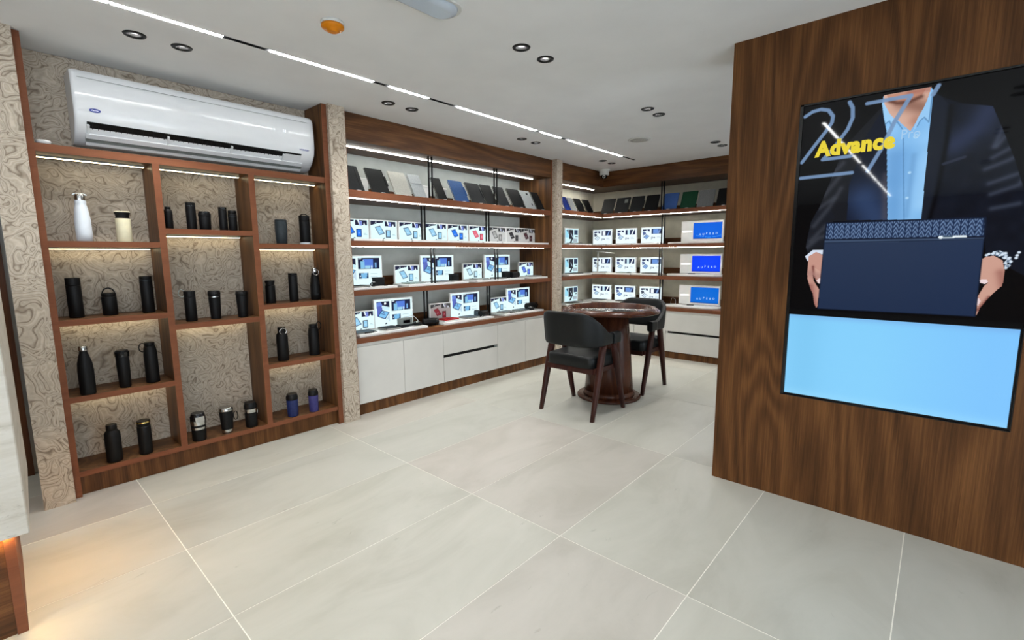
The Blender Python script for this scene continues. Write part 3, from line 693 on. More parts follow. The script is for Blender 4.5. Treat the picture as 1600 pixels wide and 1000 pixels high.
# ================================================================ BOTTLES
GB = {'c1a': 'bottles in the left column of niches', 'c2': 'bottles in the middle column of niches', 'c3': 'bottles in the right column of niches'}
def ring(bm, c, r, axis, tr, a0=0, a1=360, seg=20, sq=1.0, mi=0):
    pts = []
    full = abs(a1-a0) >= 360; n = seg if full else seg+1
    for i in range(n):
        a = math.radians(a0+(a1-a0)*i/seg); u_, v_ = math.cos(a)*r, math.sin(a)*r*sq
        pts.append((c[0], c[1]+u_, c[2]+v_) if axis == 'x' else ((c[0]+u_, c[1], c[2]+v_) if axis == 'y' else (c[0]+u_, c[1]+v_, c[2])))
    tube(bm, pts, tr, 7, mi, closed=full)
def bottle(lab, group, pos, shape, bodym='black', capm='black', extra=None):
    x, y, z, r, h = pos
    name = 'travel_mug' if shape in ('tumbler', 'tumbler2', 'mug') else 'water_bottle'
    t = T(name, lab, 'mug' if name == 'travel_mug' else 'bottle', (x, y, z), group)
    body, cap = {
     'cyl':   ([(.93, 0), (1, .02), (1, .90), (.97, .92)], [(.97, .922), (.99, .93), (.99, .985), (.93, 1)]),
     'plain': ([(.93, 0), (1, .015), (1, .80), (.99, .805)], [(.985, .81), (1, .82), (1, .985), (.95, 1)]),
     'swell': ([(.80, 0), (.95, .01), (1, .20), (.98, .45), (.80, .70), (.60, .82), (.58, .85)], [(.60, .852), (.62, .87), (.62, .97), (.56, 1)]),
     'cola':  ([(.88, 0), (.98, .02), (1, .15), (1, .50), (.92, .65), (.66, .80), (.50, .87), (.50, .90)], [(.55, .902), (.56, .91), (.56, .995), (.52, 1)]),
     'neck':  ([(.92, 0), (1, .02), (1, .70), (.95, .78), (.70, .84), (.62, .86)], [(.66, .862), (.68, .87), (.68, .98), (.6, 1)]),
     'round': ([(.92, 0), (1, .02), (1, .76), (.93, .84), (.62, .90), (.58, .91)], [(.60, .912), (.62, .92), (.62, .985), (.56, 1)]),
     'short': ([(.93, 0), (1, .02), (1, .80), (.96, .84)], [(.90, .845), (.96, .86), (.96, .97), (.9, 1)]),
     'tumbler': ([(.80, 0), (.83, .02), (1, .84), (1.0, .86)], [(1.03, .862), (1.05, .88), (1.03, .96), (.98, .97), (.98, 1)]),
     'tumbler2': ([(.78, 0), (.86, .02), (1, .60), (.97, .90), (.92, .93)], [(.93, .932), (.97, .95), (.95, .98), (.85, 1)]),
     'mug':   ([(.88, 0), (.93, .02), (1, .72), (.99, .74)], [(1.02, .742), (1.04, .76), (1.02, .88), (.90, .94), (.86, 1)]),
     'waist': ([(.95, 0), (1, .02), (.97, .75), (.97, .76)], [(.90, .762), (.84, .82), (.90, .88), (1.0, .93), (1.0, .97), (.94, .985)]),
     'taper': ([(.95, 0), (1, .02), (1, .70), (.93, .82), (.80, .90), (.72, .91)], [(.74, .912), (.76, .925), (.76, .985), (.7, 1)]),
    }[shape]
    bm = MB(); lathe(bm, [(a*r, b*h) for a, b in body], (0, 0, 0), 28); P(t, 'body', bm, bodym, world=False)
    bm = MB(); lathe(bm, [(a*r, b*h) for a, b in cap], (0, 0, 0), 28); P(t, 'lid', bm, capm, world=False)
    for e in (extra or []):
        bm = MB()
        if e[0] == 'loop':      # upright arch over the lid
            ring(bm, (0, 0, h*.97), r*.78, 'x', r*.10, 0, 180, sq=e[1]); P(t, 'handle', bm, e[2], world=False)
        elif e[0] == 'sideloop':
            ring(bm, (0, e[1]*(r*1.0), h*e[2]), r*.50, 'x', r*.09, sq=1.5); P(t, 'strap_loop', bm, e[3], world=False)
        elif e[0] == 'ringc':
            ring(bm, (r*.7, 0, h*e[1]), r*.62, 'x', r*.09, sq=.95); P(t, 'carrying_ring', bm, e[2], world=False)
        elif e[0] == 'band':
            lathe(bm, [(e[3]*r, e[1]*h), (e[4]*r, e[2]*h)], seg=28, cap=False); lathe(bm, [(e[3]*r*.97, e[1]*h), (e[4]*r*.97, e[2]*h)], seg=28, cap=False); P(t, 'band', bm, e[5], world=False)
        elif e[0] == 'tab':     # flip latch on the lid
            box(bm, r*.55, r*1.12, -r*.22, r*.22, h*.90, h*.97, bev=r*.04); P(t, 'latch', bm, e[1], world=False)
        elif e[0] == 'clip':    # carabiner hanging beside the mug
            ring(bm, (r*.4, e[1]*r*1.25, h*.62), r*.32, 'x', r*.07, sq=2.2); P(t, 'carabiner', bm, e[2], world=False)
        elif e[0] == 'handleband':
            box(bm, r*.80, r*1.16, -r*.6, r*.6, h*.72, h*.90, bev=r*.05); P(t, 'clasp', bm, e[1], world=False)
    return t
BP = {
'a':(-3.920,0.447,1.55,0.040,0.286),  
'b':(-3.920,0.641,1.55,0.041,0.196),  
'c':(-3.923,0.366,1.088,0.036,0.244),  
'd':(-3.934,0.528,1.088,0.039,0.142),  
'e':(-3.915,0.723,1.088,0.035,0.242),  
'f':(-3.836,0.364,0.622,0.039,0.300),  
'g':(-3.861,0.548,0.622,0.035,0.244),  
'h':(-3.880,0.698,0.622,0.038,0.272),  
'i':(-3.853,0.451,0.155,0.042,0.244),  
'j':(-3.852,0.614,0.155,0.038,0.228),  
'k':(-3.920,0.887,1.64,0.025,0.150),  
'l':(-3.920,1.020,1.64,0.030,0.188),  
'm':(-3.920,1.102,1.64,0.038,0.132),  
'n':(-3.920,1.219,1.64,0.027,0.170),  
'o':(-3.920,1.282,1.64,0.029,0.150),  
'p':(-3.918,0.963,1.003,0.035,0.214),  
'q':(-3.921,1.117,1.003,0.039,0.206),  
'r':(-3.890,1.290,1.003,0.040,0.194),  
's':(-3.847,0.922,0.155,0.046,0.200),  
't':(-3.857,1.106,0.155,0.045,0.194),  
'u':(-3.857,1.274,0.155,0.044,0.194),  
'v':(-3.920,1.627,1.55,0.046,0.192),  
'w':(-3.920,1.817,1.55,0.041,0.232),  
'x':(-3.907,1.505,1.088,0.036,0.182),  
'y':(-3.908,1.686,1.088,0.034,0.230),  
'z':(-3.923,1.877,1.088,0.040,0.270),  
'A':(-3.881,1.557,0.622,0.043,0.272),  
'B':(-3.904,1.826,0.622,0.043,0.264),  
'C':(-3.855,1.590,0.155,0.044,0.188),  
'D':(-3.846,1.762,0.155,0.040,0.188),  

}
g1, g2, g3 = GB['c1a'], GB['c2'], GB['c3']
bottle('tall white bottle with steel screw cap and white carry loop in the top left niche', g1, BP['a'], 'swell', 'bottle_white', 'steel', [('band', .80, .865, .70, .66, 'bottle_white'), ('loop', .35, 'bottle_white')])
bottle('cream tumbler with black waist in the top left niche', g1, BP['b'], 'waist', 'cream', 'black', [('band', .965, .99, 1.02, 1.0, 'cream')])
bottle('plain wide black cylinder, leftmost in the second niche of the left column', g1, BP['c'], 'plain')
bottle('short black bottle with an arched handle, middle of the second niche of the left column', g1, BP['d'], 'short', extra=[('loop', 1.15, 'black')])
bottle('tall slim black cylinder on the right of the second niche of the left column', g1, BP['e'], 'cyl', extra=[('band', .885, .90, 1.02, 1.02, 'darkgrey')])
bottle('black cola-shaped bottle with a silver cap in the third niche of the left column', g1, BP['f'], 'cola', 'black', 'steel')
bottle('black bottle with a wide flip lid, middle of the third niche of the left column', g1, BP['g'], 'tumbler2', extra=[('tab', 'black'), ('band', .83, .95, 1.06, 1.12, 'blackgloss')])
bottle('black bottle with side strap loop, right in the third niche of the left column', g1, BP['h'], 'taper', extra=[('sideloop', -1, .88, 'black')])
bottle('round-shouldered black bottle with small cap in the lowest left niche', g1, BP['i'], 'neck')
bottle('black flask with a brass ring under its lid in the lowest left niche', g1, BP['j'], 'short', 'black', 'black', [('band', .93, .975, 1.02, 1.0, 'gold')])
bottle('black round-topped bottle half hidden by the post, leftmost in the top middle niche', g2, BP['k'], 'round')
bottle('tallest black bottle in the top middle niche', g2, BP['l'], 'cyl', extra=[('band', .86, .88, 1.03, 1.03, 'darkgrey')])
bottle('short squat black mug beside the tallest bottle in the top middle niche', g2, BP['m'], 'mug', extra=[('tab', 'darkgrey')])
bottle('slim black bottle with grey clasp, left of the close pair in the top middle niche', g2, BP['n'], 'cyl', 'black', 'blackgloss', [('tab', 'darkgrey')])
bottle('black bottle with tapered lid, rightmost in the top middle niche', g2, BP['o'], 'short', extra=[('band', .70, .72, 1.03, 1.03, 'darkgrey')])
bottle('black bottle with a wire side loop, left in the open niche of the middle column', g2, BP['p'], 'plain', extra=[('sideloop', -1.35, .93, 'greymetal')])
bottle('black tumbler with a thin silver line, centre of the middle column niche', g2, BP['q'], 'tumbler', extra=[('band', .78, .805, 1.02, 1.02, 'steel'), ('tab', 'blackgloss')])
bottle('tapered black tumbler with flat lid, right in the middle column niche', g2, BP['r'], 'tumbler', extra=[('tab', 'blackgloss')])
bottle('black travel mug with a broad steel collar and handle, left on the lowest middle shelf', g2, BP['s'], 'mug', 'black', 'blackgloss', [('band', .58, .74, 1.03, 1.05, 'steel'), ('handleband', 'steel'), ('band', .42, .50, .985, 1.0, 'steel')])
bottle('black tumbler with steel rim and steel foot on the lowest middle shelf', g2, BP['t'], 'tumbler', 'black', 'steel', [('band', .0, .15, .82, .87, 'steel'), ('clip', 1, 'black')])
bottle('black mug with steel upper band and hanging carabiner on the lowest middle shelf', g2, BP['u'], 'mug', 'black', 'black', [('band', .60, .74, 1.0, 1.03, 'steel'), ('clip', .5, 'steel')])
bottle('dark grey tumbler in the top right niche', g3, BP['v'], 'tumbler2', 'darkgrey', 'darkgrey')
bottle('black shaker with pale foot band and loop top in the top right niche', g3, BP['w'], 'plain', 'black', 'black', [('band', .0, .07, 1.01, 1.02, 'bottle_white'), ('loop', .6, 'black')])
bottle('short black flask with recessed neck, left in the second niche of the right column', g3, BP['x'], 'waist')
bottle('slim plain black cylinder, middle of the second niche of the right column', g3, BP['y'], 'cyl')
bottle('slender black bottle with a silver cap and carry loop by the right post', g3, BP['z'], 'swell', 'black', 'steel', [('ringc', .86, 'steel')])
bottle('black bottle with a large round silver ring in the third niche of the right column', g3, BP['A'], 'neck', 'black', 'black', [('ringc', .88, 'steel')])
bottle('black bottle with a rightward strap loop in the third niche of the right column', g3, BP['B'], 'taper', extra=[('sideloop', 1.1, .93, 'black')])
bottle('navy blue mug with black lid in the lowest right niche', g3, BP['C'], 'mug', 'navy', 'black')
bottle('violet-blue slim mug with black lid in the lowest right niche', g3, BP['D'], 'mug', 'violet', 'black')

# ================================================================ BIG SCREEN
t = T('wall_screen', 'huge portrait screen showing a suited man holding a dark folder, set into the walnut wall', 'screen', ((TVx0+TVx1)/2, SY+0.06, TVz0))
bm = MB(); box(bm, TVx0+0.002, TVx1-0.002, SY+0.012, SY+0.09, TVz0+0.002, TVz1-0.002)
P(t, 'casing', bm, 'rod', 'black casing')
bm = MB()
for b in ((TVx0+0.001, TVx0+0.016, TVz0+0.001, TVz1-0.001), (TVx1-0.004, TVx1-0.001, TVz0+0.001, TVz1-0.001)): box(bm, b[0], b[1], SY-0.001, SY+0.012, b[2], b[3])
for b in ((TVx0+0.001, TVx1-0.001, TVz0+0.001, TVz0+0.004), (TVx0+0.001, TVx1-0.001, TVz1-0.009, TVz1-0.001)): box(bm, b[0], b[1], SY-0.001, SY+0.012, b[2], b[3])
P(t, 'bezel', bm, 'blackgloss', 'thin black bezel')
jackL=[(0.375,0.959),(0.278,0.893),(0.219,0.849),(0.162,0.741),(0.093,0.607),(0.068,0.531),(0.086,0.498),(0.175,0.508),(0.193,0.614),(0.444,0.611),(0.402,0.882)]
jackLi=[(0.377,0.949),(0.309,0.87),(0.255,0.725),(0.26,0.616),(0.444,0.611),(0.402,0.882)]
shirt=[(0.37,0.969),(0.386,0.92),(0.402,0.882),(0.443,0.611),(0.582,0.608),(0.578,0.775),(0.576,0.897),(0.575,0.98),(0.567,0.988),(0.376,0.991)]
neck=[(0.376,0.991),(0.566,0.99),(0.56,0.964),(0.533,0.913),(0.501,0.872),(0.455,0.903),(0.406,0.931),(0.381,0.958)]
chin=[(0.387,0.989),(0.547,0.989),(0.53,0.968),(0.486,0.959),(0.434,0.961),(0.403,0.971)]
colL=[(0.37,0.969),(0.394,0.904),(0.409,0.912),(0.422,0.895),(0.435,0.913),(0.471,0.879),(0.496,0.867),(0.442,0.905),(0.406,0.935),(0.379,0.968)]
colR=[(0.564,0.981),(0.573,0.962),(0.571,0.891),(0.551,0.907),(0.537,0.9),(0.527,0.884),(0.509,0.868),(0.524,0.905),(0.553,0.947)]
lapR=[(0.575,0.978),(0.61,0.958),(0.648,0.927),(0.648,0.829),(0.635,0.703),(0.615,0.607),(0.582,0.608),(0.578,0.775),(0.576,0.897)]
jackR=[(0.61,0.958),(0.684,0.931),(0.799,0.909),(0.842,0.845),(0.898,0.756),(0.944,0.668),(0.981,0.443),(0.913,0.469),(0.845,0.478),(0.815,0.599),(0.615,0.607),(0.648,0.829)]
sheen=[(0.678,0.818),(0.754,0.846),(0.79,0.902),(0.804,0.908),(0.789,0.833),(0.773,0.797),(0.695,0.78)]
flap=[(0.163,0.609),(0.822,0.606),(0.826,0.552),(0.161,0.554)]
flapb=[(0.161,0.554),(0.826,0.552),(0.825,0.543),(0.16,0.541)]
body=[(0.16,0.543),(0.826,0.545),(0.829,0.323),(0.154,0.319)]
pen=[(0.656,0.553),(0.659,0.557),(0.762,0.557),(0.763,0.552),(0.661,0.549)]
cuffL=[(0.069,0.498),(0.103,0.519),(0.158,0.52),(0.16,0.503),(0.123,0.513),(0.089,0.498),(0.084,0.48)]
handL=[(0.086,0.498),(0.123,0.513),(0.16,0.502),(0.155,0.463),(0.158,0.437),(0.167,0.415),(0.155,0.405),(0.138,0.41),(0.116,0.436),(0.122,0.414),(0.144,0.393),(0.176,0.367),(0.177,0.356),(0.162,0.351),(0.151,0.355),(0.153,0.327),(0.146,0.322),(0.134,0.335),(0.123,0.37),(0.108,0.388),(0.088,0.423),(0.086,0.463)]
thumbL=[(0.113,0.463),(0.154,0.446),(0.167,0.415),(0.155,0.405),(0.138,0.41),(0.119,0.434)]
nailL=[(0.136,0.415),(0.15,0.424),(0.165,0.42),(0.161,0.407),(0.149,0.405)]
nailL2=[(0.151,0.362),(0.166,0.367),(0.177,0.361),(0.165,0.351)]
handR=[(0.828,0.489),(0.842,0.496),(0.869,0.498),(0.899,0.485),(0.91,0.46),(0.912,0.435),(0.909,0.414),(0.885,0.395),(0.862,0.372),(0.843,0.349),(0.833,0.326),(0.83,0.33),(0.831,0.352),(0.82,0.36),(0.819,0.369),(0.832,0.386),(0.847,0.412),(0.861,0.423),(0.831,0.423),(0.828,0.432),(0.83,0.445)]
nailR=[(0.828,0.43),(0.852,0.432),(0.859,0.423),(0.85,0.418),(0.832,0.421)]
nailR2=[(0.819,0.369),(0.834,0.377),(0.842,0.368),(0.835,0.355),(0.822,0.359)]
watch=[(0.856,0.509),(0.884,0.513),(0.911,0.505),(0.932,0.485),(0.928,0.469),(0.914,0.462),(0.908,0.467),(0.908,0.485),(0.893,0.496),(0.858,0.499)]
wdots=[(0.865,0.505),(0.88,0.504),(0.895,0.501),(0.907,0.505),(0.907,0.492),(0.91,0.478),(0.914,0.464),(0.922,0.492),(0.928,0.482),(0.842,0.5),(0.85,0.503),(0.944,0.492),(0.946,0.499),(0.951,0.507)]
sleeveL=[(0.095,0.528),(0.165,0.536),(0.156,0.609),(0.204,0.624),(0.176,0.659),(0.113,0.653),(0.085,0.615),(0.068,0.537),(0.077,0.515)]
strA=[(0.015,0.967),(0.051,0.979),(0.092,0.982),(0.129,0.975),(0.153,0.954),(0.15,0.934),(0.125,0.91),(0.073,0.867),(0.015,0.817)]
strB=[(0.226,0.989),(0.242,0.97),(0.246,0.939),(0.227,0.905),(0.196,0.877),(0.157,0.843),(0.119,0.819),(0.184,0.819),(0.253,0.82)]
strC=[(0.015,0.765),(0.264,0.767)]
strD=[(0.306,0.975),(0.489,0.976),(0.431,0.906),(0.385,0.829),(0.335,0.767)]
strE=[(0.594,0.991),(0.576,0.968)]
strP=[(0.467,0.842),(0.452,0.875),(0.469,0.878),(0.482,0.869),(0.475,0.856),(0.46,0.855)]
strP2=[(0.501,0.843),(0.494,0.861),(0.508,0.865)]
strP3=[(0.519,0.856),(0.528,0.86),(0.536,0.852),(0.527,0.847),(0.519,0.856)]
placket=[(0.475,0.854),(0.512,0.61)]
button=[(0.526,0.855)]
pocket=[(0.645,0.766),(0.721,0.78)]
p = Paint(400, 690, 0.93/1.605, (9, 9, 10))
U_, V_ = p.u, p.v
rng = np.random.RandomState(4)
def lo_noise(sx, sy, seed):
    r = np.random.RandomState(seed).rand(sy+2, sx+2); fx, fy = U_*sx, V_*sy; ix, iy = fx.astype(int), fy.astype(int); ax, ay = fx-ix, fy-iy
    ax, ay = ax*ax*(3-2*ax), ay*ay*(3-2*ay)
    return (r[iy, ix]*(1-ax)+r[iy, ix+1]*ax)*(1-ay)+(r[iy+1, ix]*(1-ax)+r[iy+1, ix+1]*ax)*ay
nz = lo_noise(26, 40, 1)
p.mixin(np.exp(-((U_-0.15)/0.25)**2-((V_-0.95)/0.2)**2)*0.10, (70, 72, 78))
mj = p.inside(jackL); p.mixin(mj*1.0, (27, 29, 34)); p.poly(sleeveL, (27, 30, 37)); ms = p.inside(sleeveL) | mj
for q in (((.10, .60), (.17, .66), (.22, .72)), ((.09, .55), (.16, .60), (.20, .60)), ((.12, .66), (.19, .69)), ((.14, .70), (.21, .76)), ((.16, .76), (.22, .80)), ((.075, .53), (.13, .56), (.18, .57))):
    p.glow(q, 0.008, (70, 74, 84), .55, ms)
p.poly(jackLi, (19, 24, 38)); mi_ = p.inside(jackLi)
p.glow([(.33, .68), (.37, .64), (.40, .60)], .055, (52, 72, 110), .8, mi_); p.glow([(.415, .75), (.43, .62)], .010, (90, 84, 92), .5, mi_)
mr = p.inside(jackR); p.mixin(mr*1.0, (16, 19, 27)); p.mixin(mr*nz*0.35, (30, 37, 54))
p.glow([(.68, .82), (.76, .86), (.80, .92)], .035, (44, 54, 82), .8, mr)
for q in (((.83, .80), (.87, .84)), ((.82, .77), (.90, .80)), ((.80, .74), (.88, .76), (.93, .78)), ((.82, .70), (.91, .72)), ((.83, .67), (.92, .69), (.96, .74)), ((.84, .63), (.93, .64)), ((.86, .90), (.84, .84), (.82, .80)), ((.93, .86), (.96, .76))):
    p.glow(q, .007, (74, 82, 100), .55, mr)
p.poly(lapR, (26, 31, 42)); p.glow([lapR[2], lapR[3], lapR[4], lapR[5]], .006, (8, 9, 13), .9)
p.stroke(pocket, .004, (44, 50, 66), .9, .003)
p.poly(shirt, (146, 200, 246)); msh = p.inside(shirt)
p.mixin(msh*lo_noise(12, 26, 5)*0.45, (98, 158, 214)); p.glow([(.60, .66), (.60, .80)], .03, (168, 214, 250), .6, msh)
p.glow([(.47, .62), (.45, .80)], .03, (96, 150, 206), .7, msh); p.stroke(placket, .0012, (84, 132, 180), .9); p.glow([(.52, .62), (.525, .8)], .008, (100, 150, 200), .5, msh)
p.poly(neck, (214, 174, 156)); mn = p.inside(neck); p.glow([(.46, .96), (.56, .93), (.64, .97)], .022, (132, 92, 78), .8, mn); p.glow([(.52, .90), (.56, .86)], .018, (168, 118, 100), .7, mn)
p.poly(chin, (196, 142, 120)); p.glow([chin[2], chin[3], chin[4], chin[5]], .006, (96, 60, 50), .9, mn); p.glow([(.48, .985), (.56, .985)], .008, (150, 90, 80), .5, mn)
p.poly(colL, (156, 206, 246)); p.poly(colR, (150, 200, 242))
p.stroke(colL[1:6], .0014, (78, 124, 172), .8); p.stroke(colR[1:6], .0014, (78, 124, 172), .8)
p.stroke(button, .006, (190, 226, 250)); p.stroke(button, .0035, (120, 176, 224))
for k_ in range(3): p.stroke([(.515, .60+.075*k_)], .004, (170, 212, 244))
p.poly(cuffL, (214, 224, 240)); p.poly(handL, (196, 148, 134)); mh = p.inside(handL)
p.glow([(.108, .395), (.118, .36), (.135, .33)], .010, (150, 96, 88), .8, mh); p.poly(thumbL, (208, 164, 148)); p.glow([thumbL[0], thumbL[5], thumbL[4]], .004, (120, 70, 64), .9, mh)
p.glow([(.10, .44), (.15, .43)], .012, (170, 128, 120), .7, mh); p.poly(nailL, (236, 214, 214)); p.poly(nailL2, (232, 206, 206))
p.poly(handR, (204, 158, 142)); mh = p.inside(handR); p.glow([(.80, .42), (.795, .37)], .012, (156, 104, 92), .9, mh); p.glow([(.90, .45), (.92, .40), (.90, .34)], .012, (150, 98, 88), .7, mh)
p.glow([(.80, .33), (.84, .345), (.87, .38)], .005, (128, 78, 70), .9, mh); p.glow([(.77, .27), (.82, .29)], .004, (128, 78, 70), .7, mh); p.poly(nailR, (236, 216, 218)); p.poly(nailR2, (232, 208, 210))
p.poly(watch, (96, 116, 140)); mw_ = p.inside(watch); p.mixin(mw_*(np.sin(U_*320)*np.sin(V_*420) > 0)*.8, (222, 234, 246)); p.mixin(mw_*(np.sin(U_*250+1)*np.sin(V_*300) > .6), (14, 18, 26))
for q in wdots: p.stroke([q], .0035, (214, 228, 242))
# folder: plain body, woven flap, pen
p.poly(body, (33, 47, 74)); mb = p.inside(body); p.mixin(mb*np.clip((V_-.30)/.35, 0, 1)*.35, (74, 86, 106)); p.mixin(mb*np.clip((U_-.5)*1.2, 0, 1)*.5, (24, 42, 78))
p.poly(flapb, (62, 78, 104)); p.poly(flap, (46, 64, 96)); mf = p.inside(flap)
per = 0.0268; ph = ((U_-.12)/per) % 1.0; chev = (V_*72 + np.abs(ph-.5)*2.4) % 1.0
p.mixin(mf*np.clip(1-np.minimum(ph, 1-ph)*7, 0, 1)*.85, (20, 34, 62)); p.mixin(mf*(chev < .42)*(np.abs(ph-.5) < .42)*.85, (112, 138, 176)); p.mixin(mf*(chev > .82)*.6, (26, 42, 74))
p.stroke(flap+[flap[0]], .0022, (22, 30, 48)); p.stroke([body[0], body[1], body[2], body[3], body[0]], .0014, (20, 30, 50), .8)
p.poly(pen, (226, 238, 244)); p.stroke([((pen[0][0]+pen[1][0])/2+.02, (pen[0][1]+pen[1][1])/2), ((pen[0][0]+pen[1][0])/2+.05, (pen[0][1]+pen[1][1])/2)], .0025, (70, 90, 110))
# lower light-blue field
p.rect(.008, 0.006, .992, .293, (134, 208, 252)); mp_ = (U_ > .008) & (U_ < .992) & (V_ > .006) & (V_ < .293)
p.mixin(mp_*np.clip((U_-.45)*1.1, 0, .5), (122, 188, 255)); p.mixin(mp_*np.exp(-((U_-.1)/.1)**2)*.35, (116, 190, 232)); p.mixin(mp_*np.exp(-((V_-.293)/.012)**2)*.5, (120, 172, 230)); p.mixin(mp_*np.exp(-((V_-.006)/.02)**2)*.4, (160, 224, 255))
for q in (strA, strB, strC, strD, strE): p.stroke(q, .0056, (120, 150, 188), .92, .003)
sx0, sx1, sz0, sz1 = TVx0+0.010, TVx1-0.004, TVz0+0.004, TVz1-0.009
me = p.mesh('display', lambda u, v: (sx0+u*(sx1-sx0)-t['pl'][0], SY+0.0105-t['pl'][1]+u*0, sz0+v*(sz1-sz0)-t['pl'][2]), 'tvimage')
mesh_part('display', me, t)['label'] = 'lit picture of a man in a dark suit holding a folder, pale blue field below'
def uvp(u, v, out=0.0): return (sx0+u*(sx1-sx0), SY+0.009-out, sz0+v*(sz1-sz0))
txt(t, 'lettering', 'Advance', 0.104, 'texty', uvp(.085, .8315), (0, -1, 0), right=(1, 0, 0), bold=0.0058, sx=0.86, shear=0.0)
txt(t, 'lettering', 'Pro', 0.066, 'textb', uvp(.462, .852), (0, -1, 0), right=(1, 0, 0), sx=0.8)

# ================================================================ ROUND TABLE
tc = (-2.45, 4.22)
t = T('round_table', 'round dark red-brown table with raised rim, black glass inset and conical column', 'table', (tc[0], tc[1], 0))
bm = MB(); lathe(bm, [(0.318, 0.0), (0.322, 0.004), (0.322, 0.020), (0.314, 0.026), (0.05, 0.026)], (0, 0, 0), 56); P(t, 'foot_disc', bm, 'tablewood', world=False)
bm = MB(); lathe(bm, [(0.262, 0.0265), (0.264, 0.05), (0.252, 0.075), (0.247, 0.078)], (0, 0, 0), 48); P(t, 'base_collar', bm, 'tablewood', world=False)
bm = MB(); lathe(bm, [(0.246, 0.0785), (0.232, 0.25), (0.202, 0.60), (0.178, 0.868)], (0, 0, 0), 56); P(t, 'column', bm, 'tablewood', world=False)
bm = MB(); lathe(bm, [(0.18, 0.869), (0.46, 0.869), (0.480, 0.876), (0.486, 0.888), (0.482, 0.898), (0.440, 0.926), (0.432, 0.928), (0.424, 0.924), (0.418, 0.902), (0.18, 0.900)], (0, 0, 0), 72); P(t, 'table_top', bm, 'tablewood', world=False)
bm = MB(); lathe(bm, [(0.416, 0.9025), (0.416, 0.906), (0.001, 0.906)], (0, 0, 0), 64, cap=False); P(t, 'glass_inset', bm, 'tableglass', 'black glass inset', world=False)

